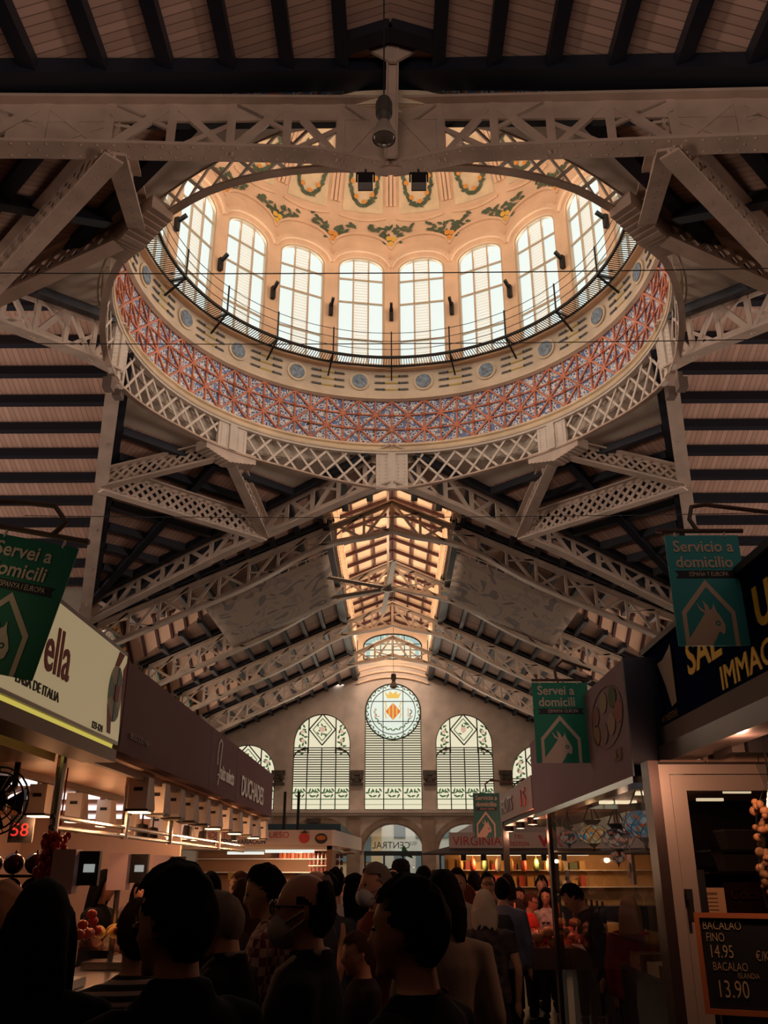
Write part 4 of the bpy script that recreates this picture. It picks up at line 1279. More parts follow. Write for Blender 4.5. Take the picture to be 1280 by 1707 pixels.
for q in range(16): cg.tube([p + Vector((0, -.07, 0)), p + Vector((.2 * cos(2 * pi * q / 16), -.05, .2 * sin(2 * pi * q / 16)))], .003, 4)
cg.build('cage', IRON, t)
for q in range(4):
    a = q * pi / 2
    MB().slab([p + Vector((.03 * cos(a), 0, .03 * sin(a))), p + Vector((.17 * cos(a - .5), .01, .17 * sin(a - .5))), p + Vector((.17 * cos(a + .4), -.02, .17 * sin(a + .4)))], .004, (0, 1, 0)).build('blade', mat('fan_blade_dark', (.05, .04, .05), .4), t)
MB().lathe([(.05, 0), (.05, .1), (.02, .12)], p - Vector((0, 0, .05)), 12).tube([p, p + Vector((0, .2, .1)), Vector((p.x, p.y + .2, ZC))], .02, 8).build('motor', IRON, t)
# hanging pepper strings, dark glazed jars, produce on the counter
for k in range(3):
    p = at(76 + 9 * k, 1425, Y=6.2)
    b = MB()
    rr = random.Random(k)
    for q in range(26): b.ball(p + Vector((rr.uniform(-.05, .05), rr.uniform(-.05, .05), .12 - .011 * q)), .025, .022, .03, 6, 5)
    b.tube([p + Vector((0, 0, .12)), Vector((p.x, p.y, ZC))], .006, 5)
    tag(b.build('pepper_string', mat('dried_pepper_red', (.38, .03, .03), .35), None, True), 'string of dried red peppers hanging by the left stall post, %s of three' % ['first', 'second', 'third'][k], 'peppers', 'dried pepper strings')
tag(MB().bb(-3.5, -2.43, 6.5, 6.9, 1.44, 1.46).bb(-3.5, -2.43, 6.5, 6.9, 1.60, 1.62).bb(-3.5, -3.45, 6.5, 6.9, 0, 1.75).bb(-2.48, -2.43, 6.5, 6.9, 0, 1.62).build('jar_rack', DARK), 'dark two tier rack holding round fruits at the left stall', 'shelf')
for r_ in range(2):
    for k in range(7):
        p = Vector((-3.42 + .15 * k, 6.58, 1.69 - .16 * r_))
        g = MB().ball(p, .07, .07, .07, 14, 10); g.cur = 0
        g.tube([p + Vector((0, 0, .06)), p + Vector((.01, 0, .09))], .008, 5)
        tag(g.build('aubergine', mat('aubergine_skin', (.035, .012, .022), .2), None, True), 'shiny dark aubergine, %s tier of the left rack, place %s from the outer end' % (['upper', 'lower'][r_], ['seven', 'six', 'five', 'four', 'three', 'two', 'one'][k]), 'aubergine', 'aubergines on the left rack')
def fruit_pile(nm, cat, grp, m, c, sx, sy, n, r, lab, seed=1, bend=False):
    rr = random.Random(seed)
    first = None
    placed = []
    for k in range(n):
        for _ in range(40):
            x, y = rr.uniform(-sx, sx), rr.uniform(-sy, sy)
            z = r
            for (a, b, e) in placed:
                d2 = (a - x) ** 2 + (b - y) ** 2
                if d2 < (2 * r * .93) ** 2: z = max(z, e + sqrt((2 * r * .93) ** 2 - d2))
            if z < r * 4.2: break
        placed.append((x, y, z))
        if first is None:
            g = MB()
            if bend:
                g.tube([Vector((.09 * sin(q), 0, .05 * cos(q) - .05)) for q in [-1.2 + .3 * j for j in range(9)]], [.006, .014, .018, .02, .02, .02, .018, .012, .005], 8)
            else:
                g.ball((0, 0, 0), r, r * .96, r * .9, 12, 8); g.tube([(0, 0, r * .8), (.1 * r, 0, r * 1.1)], r * .12, 5)
            o = first = g.build(nm, m, None, True)
        else:
            o = first.copy(); COL.objects.link(o)
        o.location = Vector(c) + Vector((x, y, z)); o.rotation_euler = (rr.uniform(-.3, .3), rr.uniform(-.3, .3), rr.uniform(0, 6))
        tag(o, lab, cat, grp)
fruit_pile('banana', 'banana', 'bananas on the left counter', mat('banana_yellow', (.60, .34, .05), .5, 0, .2, 20), (-1.93, 7.0, 1.24), .16, .2, 14, .024, 'yellow banana lying in the heap on the left glass counter', 2, True)
fruit_pile('bread_roll', 'bread roll', 'rolls on the left counter', mat('orange_crust', (.66, .26, .08), .5, 0, .25, 14), (-1.80, 8.6, 1.24), .12, .3, 14, .055, 'orange lit bread roll heaped on the far part of the left counter', 3)
fruit_pile('tomato', 'tomato', 'tomatoes on the left counter', mat('tomato_red', (.48, .06, .03), .35), (-1.95, 6.2, 1.24), .15, .25, 12, .035, 'small red tomato heaped at the near end of the left counter', 4)
# ---- left: cheese shop across the side aisle ------------------------------------------------
YQ = 14.0
def q(px, py, Y=YQ): return at(px, py, Y=Y)
t = thing('cheese_stall', (-2, YQ + .8, 0), 'lit stall facing the viewer under the white board with a red tomato', 'market stall')
xl, xr = q(300, 1400).x, q(554, 1400).x
zt_, zb_ = q(450, 1384).z, q(450, 1410).z
MB().bb(xl, xr, YQ, YQ + 3, zb_ - .05, zb_).build('ceiling_panel', WHITE, t)
MB().bb(xl, xr, YQ + 1.4, YQ + 1.5, 0, zb_).build('back_panel', mat('stall_brown_panel', (.30, .16, .09), .6), t)
MB().bb(xl, xr, YQ + .1, YQ + .7, 0, 1.1).build('counter', DARK, t)
for z in (1.62, 1.82): MB().bb(xl, xr, YQ + 1.1, YQ + 1.4, z - .015, z).build('shelf', WHITE, t)
MB().bb(xr - .08, xr, YQ, YQ + 1.5, 0, zb_).build('side_post', mat('stall_brown_panel', (.3, .16, .09)), t)
point_light('stall_light', ((xl + xr) / 2 + .6, YQ + .6, zb_ - .2), 16, (1.0, .66, .40))
tag(MB().bb(q(440, 1418).x, q(522, 1418).x, YQ + .12, YQ + .2, q(450, 1419).z - .02, q(450, 1414).z).build('tube_light', glow('cool_tube', (.78, .82, .74), 1.0)), 'long white tube light under the board with the tomato', 'strip light')
tag(MB().bb(q(365, 1420).x, q(428, 1420).x, YQ + .7, YQ + .8, q(450, 1423).z, q(450, 1418).z).build('tube_light', glow('cool_tube', (.8, .82, .74), 1.0)), 'shorter white tube light further inside the cheese stall', 'strip light')
t = thing('cheese_sign', (-2, YQ, zb_), 'white sign board with red and blue lettering and a tomato', 'sign')
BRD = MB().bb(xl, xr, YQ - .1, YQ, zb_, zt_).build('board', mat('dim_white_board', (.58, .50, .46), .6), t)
MB().slab([Vector((xr, YQ - .1, zb_)), Vector((xr + .28, YQ + 3.5, zb_)), Vector((xr + .28, YQ + 3.5, zt_)), Vector((xr, YQ - .1, zt_))], .04, (1, 0, 0)).build('side_board', WHITE, t)
f = frame((xl, YQ - .1, zb_), (1, 0, 0), (0, 0, 1))
hh = zt_ - zb_
SR = mat('sign_bright_red', (.55, .04, .04), .5); SB = mat('sign_blue', (.02, .05, .12), .5)
text('lettering', 'BOUTIQUE', f, hh * .56, SR, t, q(343, 1400).x - xl, hh * .5, .01)
text('lettering', 'QUESO', f, hh * .56, SR, t, q(438, 1400).x - xl, hh * .5, .01)
text('lettering', 'EXTENSA VARIACION', f, hh * .42, SB, t, q(358, 1400).x - xl, hh * .12, .01, wide=.86, bold=.003)
cx_ = q(508, 1400).x - xl
shape('tomato_picture', circ(cx_, hh * .5, hh * .36, 20), [], f, .01, SR, t, .01)
shape('tomato_leaf', [(cx_, hh * .78), (cx_ - .08, hh * .86), (cx_ - .02, hh * .9), (cx_, hh), (cx_ + .03, hh * .9), (cx_ + .09, hh * .86)], [], f, .01, mat('leaf_dark', (.03, .05, .02), .6), t, .016)
cx_ = q(536, 1400).x - xl
shape('basket_picture', circ(cx_, hh * .45, hh * .42, 20, hh * .34), [], f, .01, mat('basket_dark', (.03, .025, .02), .6), t, .01)
shape('basket_filling', circ(cx_, hh * .5, hh * .32, 20, hh * .15), [], f, .01, mat('basket_orange', (.5, .16, .03), .6), t, .016)
HAM = mat('ham_orange', (.62, .22, .07), .5, 0, .3, 12); JAR = mat('preserve_jar_dark', (.16, .05, .04), .2)
for k in range(9):
    p = Vector((q(452, 1440).x + .065 * k, YQ + 1.2, 1.82))
    tag(MB().bb(p.x - .026, p.x + .026, p.y - .04, p.y + .04, 1.82, 1.82 + .08 + .04 * (k % 3)).build('cheese_pack', HAM if k % 2 else mat('pack_red', (.45, .07, .04), .5)), 'orange lit cheese pack on the top shelf under the tomato board', 'pack', 'cheese packs on the top shelf')
for r_ in range(3):
    for k in range(9):
        p = Vector((q(508, 1440).x + .062 * k, YQ + .95, 1.62 + .10 * r_))
        g = MB().lathe([(.001, 0), (.024, 0), (.026, .05), (.018, .065), (.018, .075), (.001, .08)], p, 10)
        tag(g.build('preserve_jar', JAR), 'small dark jar in the rows stacked at the outer end of the cheese stall', 'jar', 'jars of the cheese stall')
for r_ in range(3): tag(MB().bb(q(505, 1440).x, q(556, 1440).x, YQ + .9, YQ + 1.0, 1.605 + .1 * r_, 1.617 + .1 * r_).build('jar_shelf', WHITE), '%s narrow shelf carrying small dark jars' % ['lowest', 'middle', 'top'][r_], 'shelf')
for k in range(6):
    p = Vector((q(376 + 11 * k, 1440).x, YQ + .5, 1.55))
    tag(MB().bb(p.x - .04, p.x + .04, p.y, p.y + .01, 1.5, 1.62).tube([(p.x, p.y, 1.1), (p.x, p.y, 1.5)], .006, 5).build('price_card', mat('card_yellow', (.45, .34, .10), .7) if k < 3 else mat('card_grey', (.3, .26, .22), .7)), 'small price card standing on the cheese stall counter', 'card', 'price cards on the cheese counter')
for k, px in enumerate((474, 497)):
    p = at(px, 1355, Y=16)
    tag(MB().tube([Vector((p.x, 16, 2.2)), p + Vector((0, 0, .35))], .025, 8).build('vent_pipe', IRON), 'thin dark vertical pipe above the cheese stall, %s of two' % ['left one', 'right one'][k], 'pipe')
# ---- farther stalls on both sides of the aisle ------------------------------------------------
def far_stall(side, y0, y1, x, zb, zt, col, label, slab, txt=None):
    s = side
    t = thing('market_stall', (s * (x + 1), y0, 0), label, 'market stall')
    MB().bb(min(s * x, s * (x + 2)), max(s * x, s * (x + 2)), y0, y1, zb - .04, zb).build('canopy', WOODC, t)
    MB().bb(min(s * x, s * (x + .6)), max(s * x, s * (x + .6)), y0 + .1, y1, 0, 1.0).build('counter', DARK, t)
    MB().bb(min(s * (x + 1.5), s * (x + 1.6)), max(s * (x + 1.5), s * (x + 1.6)), y0, y1, 0, zb).build('back_panel', WOODC, t)
    point_light('stall_light', (s * (x + .5), (y0 + y1) / 2, zb - .3), 8, (1.0, .62, .34))
    g = thing('stall_sign', (s * x, y0, zb), slab, 'sign')
    MB().bb(min(s * x, s * (x + .08)), max(s * x, s * (x + .08)), y0, y1, zb, zt).bb(min(s * x, s * (x + 1.6)), max(s * x, s * (x + 1.6)), y0 - .05, y0, zb, zt).build('board', col, g)
    rr = random.Random(int(y0))
    for k in range(10):
        yy = y0 + .3 + (y1 - y0 - .6) * k / 9
        tag(MB().ball((s * (x + .3), yy, 1.06), .09, .1, .06, 8, 6).build('fruit_heap', mat('fruit_%d' % (k % 3), [(.5, .12, .04), (.5, .3, .05), (.2, .22, .05)][k % 3], .5), None, True), 'fruit heap on the counter of the %s' % label.split(',')[0], 'fruit', 'produce of the %s' % label.split(',')[0])
far_stall(-1, 18.5, 24, 1.05, 2.15, 2.5, mat('teal_board', (.04, .10, .13), .5), 'teal signed stall, beyond the cheese stall', 'teal stall board beyond the tomato sign')
far_stall(-1, 25.5, 33, 1.3, 2.2, 2.6, mat('pale_board', (.4, .36, .34), .5), 'distant left row stall, before the far door', 'pale stall board furthest along the left row')
far_stall(1, 20.5, 28, 1.75, 2.2, 2.6, mat('pale_board', (.4, .36, .34), .5), 'distant right row stall, before the far door', 'pale stall board furthest along the right row')
# ---- right: VIRGINIA stall facing the viewer -----------------------------------------------------
YV = 17.0
t = thing('grocery_stall', (2.6, YV + 1, 0), 'warmly lit stall facing the viewer on the right, under the red lettered white board', 'market stall')
xl, xr = q(748, 1400, YV).x, 5.2
zt_, zb_ = q(830, 1388, YV).z, q(830, 1414, YV).z
MB().bb(xl, xr, YV, YV + 3, zb_ - .04, zb_).build('canopy', WOODC, t)
MB().slab([(xl - .5, YV - .35, zb_ - .12), (xr, YV - .35, zb_ - .12), (xr, YV, zb_), (xl, YV, zb_)], .03).build('awning', DARK, t)
MB().bb(xl, xr, YV + 1.6, YV + 1.7, 0, zb_).build('back_panel', mat('stall_gold_panel', (.5, .3, .12), .6), t)
MB().bb(xl, xr, YV + .1, YV + .7, 0, 1.05).build('counter', DARK, t)
for z in (1.35, 1.65): MB().bb(xl, xr, YV + 1.3, YV + 1.6, z - .015, z).build('shelf', WHITE, t)
for k in range(3): point_light('stall_light', (xl + .6 + 1.1 * k, YV + .7, zb_ - .2), 12, (1.0, .58, .26))
t = thing('white_red_sign', (2.6, YV, zb_), 'white board with red lettering and a phone number on the right', 'sign')
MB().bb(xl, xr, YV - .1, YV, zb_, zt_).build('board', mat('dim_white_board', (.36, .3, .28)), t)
f = frame((xl, YV - .1, zb_), (1, 0, 0), (0, 0, 1)); hh = zt_ - zb_
text('lettering', 'VIRGINIA', f, hh * .82, SR, t, .06, hh * .18, .01, wide=.98)
text('lettering', 'TEL', f, hh * .34, SR, t, q(855, 1400, YV).x - xl, hh * .62, .01, wide=1.3)
text('lettering', '963829206', f, hh * .40, SR, t, q(838, 1400, YV).x - xl, hh * .14, .01, wide=.98)
text('lettering', 'VIR', f, hh * .95, SR, t, q(897, 1400, YV).x - xl, hh * .12, .01, wide=1.1, bold=.012)
for k in range(6):
    x = xl + .25 + .36 * k
    p = Vector((x, YV - .15, zb_ - .17))
    tag(MB().lathe([(.01, .1), (.05, .09), (.055, -.04), (.01, -.04)], p, 12).build('awning_spot', BLACK), 'black cylinder spot under the VIRGINIA awning', 'lamp', 'awning spots')
tag(MB().bb(xl + .3, xl + 2.6, YV + .35, YV + .40, zb_ - .12, zb_ - .09).build('gold_tube', WTUBE), 'golden strip light inside the red lettered right stall', 'strip light')
PK = [mat('pack_gold', (.55, .33, .08), .5), mat('pack_red', (.45, .07, .04), .5), mat('pack_green', (.12, .16, .06), .5), mat('pack_white', (.5, .42, .34), .5)]
rr = random.Random(9)
for z in (1.35, 1.65):
    for k in range(16):
        x = xl + .12 + .17 * k; h = rr.uniform(.1, .2); w_ = rr.uniform(.05, .08)
        tag(MB().bb(x - w_, x + w_, YV + 1.36, YV + 1.5, z, z + h).build('grocery_pack', PK[rr.randrange(4)]), 'grocery pack standing on the shelves of the red lettered stall', 'pack', 'packs of the grocery stall')
for k in range(9):
    x = xl + .25 + .24 * k
    p = Vector((x, YV + .8, zb_ - .28))
    tag(MB().ball(p, .06, .06, .13, 8, 6).tube([p, (x, YV + .8, zb_)], .006, 4).build('hanging_bag', PK[k % 4], None, True), 'bag hanging above the counter of the red lettered stall', 'bag', 'bags of the grocery stall')
# ---- right: small tilted sign with three black spots ------------------------------------------------
RX, BX = 1.65, 1.75
ya, yb = 10.55, 13.7
t = thing('corner_sign', (RX - .05, ya, 2.3), 'pale board with red figures 15 above three black spots', 'sign')
MB().bb(RX - .05, RX + .05, ya, yb, 2.30, 2.67).build('board', mat('pinkish_board', (.42, .32, .29), .6), t)
f = fascia(RX - .05, ya, yb, 1)
text('lettering', 'FRUITS', f, .265, mat('lettering_brown_red', (.25, .08, .05), .4, .3), t, .2, 2.40, .01, wide=1.5, bold=.006)
text('lettering', '15', f, .28, SR, t, 2.12, 2.38, .01, wide=2.1, bold=.006)
MB().bb(RX - .04, RX + .04, yb - .1, yb, 0, 2.30).build('side_post', DARK, t)
MB().bb(RX - .03, RX + .9, ya - .5, yb, 2.24, 2.30).build('canopy', DARK, t)
for k, (px, py) in enumerate(((849, 1380), (867, 1374), (887, 1367))):
    p = at(px, py, X=RX + .05 + .0 * k)
    t = thing('black_spot', p, '%s black cylinder spot under the board with figures 15' % ['farthest', 'middle', 'nearest'][k], 'lamp', 'spots of the corner stall')
    MB().lathe([(.01, .09), (.055, .09), (.06, -.05), (.05, -.05)], p, 16).tube([p, Vector((p.x, p.y, 2.25))], .012, 6).build('shade', BLACK, t)
    MB().lathe([(.055, -.052), (.001, -.056)], p, 16).build('lens', LAMPG, t)
    point_light('lamp_light', p - Vector((.0, 0, .1)), 7.0, (1.0, .45, .25))
# fruit stand under the spots, reddened by an added fill light
t = thing('fruit_stand', (1.7, 10.7, 0), 'low stand heaped with red fruit in front of the boy', 'market stand')
MB().bb(.98, 2.7, 10.1, 11.2, .74, .80).build('tray', DARK, t)
for x in (1.05, 2.6):
    for y in (10.18, 11.1): MB().bb(x - .03, x + .03, y - .03, y + .03, 0, .74).build('leg', DARK, t)
MB().bb(.96, 2.72, 10.08, 10.1, .70, .90).bb(.96, .98, 10.08, 11.2, .7, .9).build('rim', mat('rim_metal', (.25, .18, .15), .35, .7), t)
fruit_pile('brown_roll', 'bread roll', 'brown rolls on the fruit stand', mat('roll_brown', (.40, .18, .08), .5, 0, .2, 20), (1.75, 10.32, .80), .62, .16, 40, .065, 'round brown roll at the front of the right fruit stand', 5)
fruit_pile('red_fruit', 'fruit', 'red fruits on the stand', mat('strawberry_red', (.55, .07, .05), .4, 0, .2, 20), (1.8, 10.86, .80), .74, .26, 90, .05, 'small red fruit heaped at the back of the right stand', 6)
for k, x in enumerate((1.22, 1.38)):
    tag(MB().ball((x, 10.95, 1.09), .07, .07, .055, 10, 8).tube([(x, 10.95, 1.1), (x + .01, 10.95, 1.3)], .008, 5).build('candied_apple', mat('candied_orange', (.75, .33, .10), .3), None, True), 'orange treat on an upright stick on the red fruit heap, %s' % ['outer one', 'inner one'][k], 'food')
point_light('stand_fill_light', (1.6, 10.6, 2.0), 18, (1.0, .28, .16))  # added red fill without a fixture, warms the stand and crowd
# ---- right: glazed lamp shop ----------------------------------------------------------------------------
t = thing('glazed_shop', (RX + 1, 7.6, 0), 'glazed shop on the right with mosaic lamps behind its window', 'market stall')
YD = 5.5
MB().bb(RX - .02, RX + 2.8, YD, 10.0, 2.235, 2.27).build('ceiling_panel', mat('shop_ceiling', (.34, .22, .18), .6), t)
MB().bb(RX + 2.7, RX + 2.8, YD, 10, 0, 2.3).build('back_panel', mat('shop_back_maroon', (.05, .012, .018), .6), t)
MB().bb(RX + 1.1, RX + 2.8, 9.95, 10, 0, 2.3).build('end_panel', mat('shop_back_maroon', (.05, .012, .018)), t)
MB().bb(RX - .03, RX + .05, 9.68, 9.80, 0, 2.27).build('corner_post', mat('dark_alu_post', (.09, .06, .055), .35, .6), t)
MB().add([(RX - .01, YD + .1, .12), (RX - .01, 9.68, .12), (RX - .01, 9.68, 2.235), (RX - .01, YD + .1, 2.235)], [(0, 3, 2, 1)]).build('side_pane', glass('shop_pane', (.86, .86, .88)), t)
MB().bb(RX - .04, RX + .04, YD + .05, 9.8, .02, .12).build('sill_rail', mat('sill_alu', (.25, .2, .19), .3, .8), t)
MB().bb(RX + .15, RX + .75, YD + .6, 9.9, 0, .95).build('counter', DARK, t)
MB().bb(RX + .1, RX + .5, 6.2, 9.9, 1.165, 1.182).build('glass_shelf', glass('shelf_pane', (.8, .88, .88)), t)
for k, (y, x0, x1) in enumerate(((8.35, 1.88, 2.16), (7.35, 1.95, 2.25), (6.68, 2.02, 2.3))):
    tag(MB().bb(x0, x1 + .05, y - .03, y + .03, 2.205, 2.232).build('shop_tube_light', WTUBE), '%s warm tube light on the lamp shop ceiling' % ['farthest', 'middle', 'nearest'][k], 'strip light')
    point_light('lamp_light', (2.1, y, 2.1), 1.0, (1.0, .62, .38))
t = thing('lilac_sign', (RX - .1, 7.5, 2.2), 'lilac shop fascia with a round picture of small bowls', 'sign')
LIL = mat('lilac_board', (.30, .24, .28), .9, 0, .04, 1, .0)
MB().bb(RX - .12, RX - .02, 5.78, 10.0, 2.2, 2.95).build('board', LIL, t)
MB().bb(RX - .12, RX + .22, 5.74, 5.78, 2.2, 2.96).build('end_board', mat('navy_end_board', (.012, .012, .035), .4), t)
MB().bb(RX - .13, RX + .0, 5.76, 10, 2.16, 2.2).build('chrome_edge', CHROME, t)
f = fascia(RX - .12, 5.78, 10, 1)
px_ = 3.67
shape('round_picture', circ(px_, 2.66, .48, 36, .215), [circ(px_, 2.66, .465, 36, .205)], f, .004, mat('bowl_ring', (.24, .16, .13), .6), t, .006)
for (dx, dy, c) in ((-.05, .13, (.3, .27, .17)), (.24, .12, (.07, .12, .05)), (-.33, .06, (.25, .13, .11)), (.38, -.02, (.27, .1, .09)), (.15, -.08, (.3, .22, .18)), (-.36, -.1, (.28, .18, .1)), (-.1, -.12, (.22, .16, .16))):
    shape('bowl_picture', circ(px_ + dx * .95, 2.66 + dy * .85, .11, 18, .075), [], f, .004, mat('bowl_%d%d' % (int(c[0] * 100), int(c[1] * 100)), c, .6), t, .006)
text('lettering', 'Kali', f, .12, mat('lettering_tan', (.30, .2, .13), .5), t, 3.83, 2.33, .01, shear=.3)
# brass mosaic lamps hanging behind the glass
def mosaic_mat(nm, c1, c2, c3, s):
    m, N, L, b = new_mat(nm)
    g = N.new('ShaderNodeTexCoord')
    v = N.new('ShaderNodeTexVoronoi'); v.inputs['Scale'].default_value = s
    L.new(g.outputs['Object'], v.inputs['Vector'])
    r = N.new('ShaderNodeValToRGB'); r.color_ramp.interpolation = 'CONSTANT'
    e = r.color_ramp.elements
    e[0].color = (*c1, 1); e[1].position = .45; e[1].color = (*c2, 1); e.new(.78).color = (*c3, 1)
    s_ = N.new('ShaderNodeSeparateColor'); L.new(v.outputs['Color'], s_.inputs[0]); L.new(s_.outputs[0], r.inputs[0])
    L.new(r.outputs[0], b.inputs['Base Color']); L.new(r.outputs[0], b.inputs['Emission Color'])
    b.inputs['Emission Strength'].default_value = .35; b.inputs['Roughness'].default_value = .25
    return m
BR = mat('dark_brass', (.045, .03, .02), .35, .7)
def mosaic_lamp(p, r, h, m, m2, label, bell=False):
    t = thing('mosaic_lamp', p, label, 'lamp')
    prof = [(r * sin(pi * q / 14) * (1 if not bell else .9 + .1 * cos(q)), -h * cos(pi * q / 14)) for q in range(1, 14)]
    g = MB().lathe(prof, (0, 0, 0), 24).build('globe', m, None, True); g.location = p; g.parent = t; g.location = (0, 0, 0)
    bd = MB()
    for q in range(10):
        a = 2 * pi * q / 10
        for s in (-1, 1):
            bd.tube([p + Vector((1.015 * r * sin(pi * j / 10) * cos(a + s * j * .16), 1.015 * r * sin(pi * j / 10) * sin(a + s * j * .16), -h * cos(pi * j / 10))) for j in range(1, 10)], r * .022, 4)
    bd.build('mosaic_lead', m2, t)
    MB().lathe([(r * .22, h * .92), (r * .35, h * 1.0), (r * .55, h * 1.3), (r * .62, h * 1.45), (r * .5, h * 1.45), (r * .1, h * 1.2)], p, 18).build('crown_cap', BR, t)
    MB().lathe([(r * .34, -h * .93), (r * .22, -h * 1.15), (r * .1, -h * 1.3), (r * .08, -h * 1.6), (.001, -h * 1.75)], p, 14).build('finial', BR, t)
    ch = MB()
    top = p + Vector((0, 0, h * 1.45 + r * 1.1))
    for q in range(3):
        a = 2 * pi * q / 3 + .4
        ch.tube([p + Vector((r * .58 * cos(a), r * .58 * sin(a), h * 1.45)), top], .006, 5)
    ch.tube([top, Vector((p.x, p.y, 2.235))], .008, 5)
    ch.build('chain', BR, t)
    point_light('lamp_light', p, .5, (.8, .85, 1.0), None, r * .3).parent = None
M1 = mosaic_mat('mosaic_blue', (.05, .14, .20), (.18, .26, .28), (.35, .08, .03), 34)
M2 = mosaic_mat('mosaic_amber', (.50, .22, .06), (.55, .40, .20), (.06, .22, .34), 30)
M3 = mosaic_mat('mosaic_smoke', (.04, .03, .03), (.30, .24, .18), (.40, .10, .05), 40)
mosaic_lamp(at(1073, 1374, Y=7.25), .165, .105, M1, mat('lead_light', (.30, .34, .36), .4), 'largest mosaic lamp, blue globe, nearest to the shop door')
mosaic_lamp(at(988, 1391, Y=9.0), .15, .09, M2, BR, 'mosaic lamp with an amber top and turquoise underside')
mosaic_lamp(at(1030, 1398, Y=8.2), .14, .085, M3, BR, 'smoky mosaic lamp between the blue one and the amber one')
mosaic_lamp(at(1030, 1428, Y=8.35), .07, .05, M3, BR, 'tiny smoky mosaic lamp hanging just below the smoky one')
mosaic_lamp(at(948, 1395, Y=9.4), .09, .07, M3, BR, 'small dark mosaic lamp furthest inside the window')
# glass covers, bottles, cards in the shop
GL = glass('jar_glass', (.80, .86, .86), .05)
for k, px in enumerate((1068, 1090, 1110)):
    p = at(px, 1568, X=1.98); p.z = 1.18
    t = thing('glass_dome_jar', p, 'tall clear glass jar on the shop shelf, %s of three' % ['outer', 'middle', 'inner'][k], 'jar', 'tall glass jars')
    MB().lathe([(.045, 0), (.045, .22), (.04, .26), (.02, .29), (.001, .295)], p, 16).build('jar', GL, t, True)
    MB().lathe([(.001, .295), (.014, .30), (.014, .325), (.001, .335)], p, 10).build('knob', GL, t, True)
for k in range(5):
    p = at(970 + 9 * k, 1530, X=2.0); p.z = 1.18
    tag(MB().lathe([(.001, 0), (.028, 0), (.028, .1), (.012, .14), (.012, .19), (.001, .19)], p, 12).build('small_bottle', mat('bottle_dark', (.05, .05, .035), .1, 0, .2, 20), None, True), 'small dark bottle in the row on the shop shelf below the amber lamp', 'bottle', 'bottles below the amber lamp')
p = at(949, 1462, X=RX + .02)
t = thing('card_notice', p, 'small white VISA card notice stuck inside the shop glass', 'notice')
MB().bb(RX + .003, RX + .006, p.y - .09, p.y + .09, p.z - .085, p.z + .06).build('card', mat('card_white', (.30, .26, .26), .5), t)
text('lettering', 'VISA', frame((RX + .002, p.y + .06, p.z - .03), (0, -1, 0), (0, 0, 1)), .052, SB, t)
p = at(1053, 1449, X=2.4)
t = thing('parking_notice', p, 'pale notice with a dark letter P inside the shop', 'notice')
MB().box(p, (.03, .18, .28)).build('card', mat('card_beige', (.24, .19, .14), .6), t)
text('lettering', 'P', frame(p + Vector((-.018, .05, -.07)), (0, -1, 0), (0, 0, 1)), .18, DKT, t, bold=.01)
tag(MB().tube([p + Vector((0, 0, .14)), Vector((p.x, p.y, 2.235))], .005, 5).build('notice_cord', BLACK), 'cord holding the letter P notice', 'cord')
for k in range(6):
    p = Vector((RX + .3, 6.5 + .5 * k, .95))
    tag(MB().bb(p.x - .1, p.x + .1, p.y - .16, p.y + .16, .95, 1.0 + .03 * (k % 3)).build('food_tray', [mat('tray_brown', (.30, .12, .06), .5), mat('tray_cream', (.45, .33, .22), .5)][k % 2]), 'tray of goods on the counter inside the glazed shop', 'tray', 'trays in the glazed shop')
# the door facing the viewer, with pale frame and dark glass
t = thing('shop_door', (2.2, YD, 0), 'pale framed glass door of the lamp shop facing the viewer', 'door')
xl = at(1106, 1400, Y=YD).x
zd = at(1180, 1276, Y=YD).z
fo = frame((xl, YD, 0), (1, 0, 0), (0, 0, 1))
shape('outer_frame', rect(0, .02, 1.05, zd), [rect(.06, .06, .99, zd - .055)], fo, .12, ALU, t)
DLF = shape('door_leaf', rect(.065, .08, .985, zd - .06), [rect(.155, .5, .90, zd - .15)], fo, .06, ALU, t, .02)
MB().add([(xl + .155, YD, .5), (xl + .9, YD, .5), (xl + .9, YD, zd - .15), (xl + .155, YD, zd - .15)], [(0, 1, 2, 3)]).build('door_pane', glass('door_glass', (.55, .52, .52)), t)
hx = at(1143, 1510, Y=YD).x; hz = at(1143, 1510, Y=YD).z
MB().box((hx, YD - .08, hz + .06), (.03, .05, .06)).box((hx, YD - .1, hz - .02), (.018, .04, .12)).build('lock', BLACK, DLF)
MB().box((xl + .17, YD - .055, at(1158, 1500, Y=YD).z), (.035, .05, .32)).build('pull_handle', BLACK, DLF)
MB().bb(xl - .06, xl, YD - .06, YD + .1, 0, 2.26).build('side_post', mat('dark_alu_post', (.09, .06, .055)), t)
struct('wall_shop_front', MB().bb(xl, xl + .3, YD - .02, YD + .05, zd + .02, 2.26).bb(BX + .14, xl + 1.6, YD - .02, YD + .05, zd + .02, 2.5), mat('beige_panel_board', (.55, .37, .27), .6, 0, .05, 2))
tag(MB().bb(xl, xl + 1.4, YD - .05, YD - .02, zd + .0, zd + .014).bb(xl + .3, xl + .304, YD - .024, YD - .02, zd, 2.6).bb(xl + .62, xl + .624, YD - .024, YD - .02, zd, 2.6).build('panel_joint', DKT), 'dark joint line above the pale shop door', 'trim')
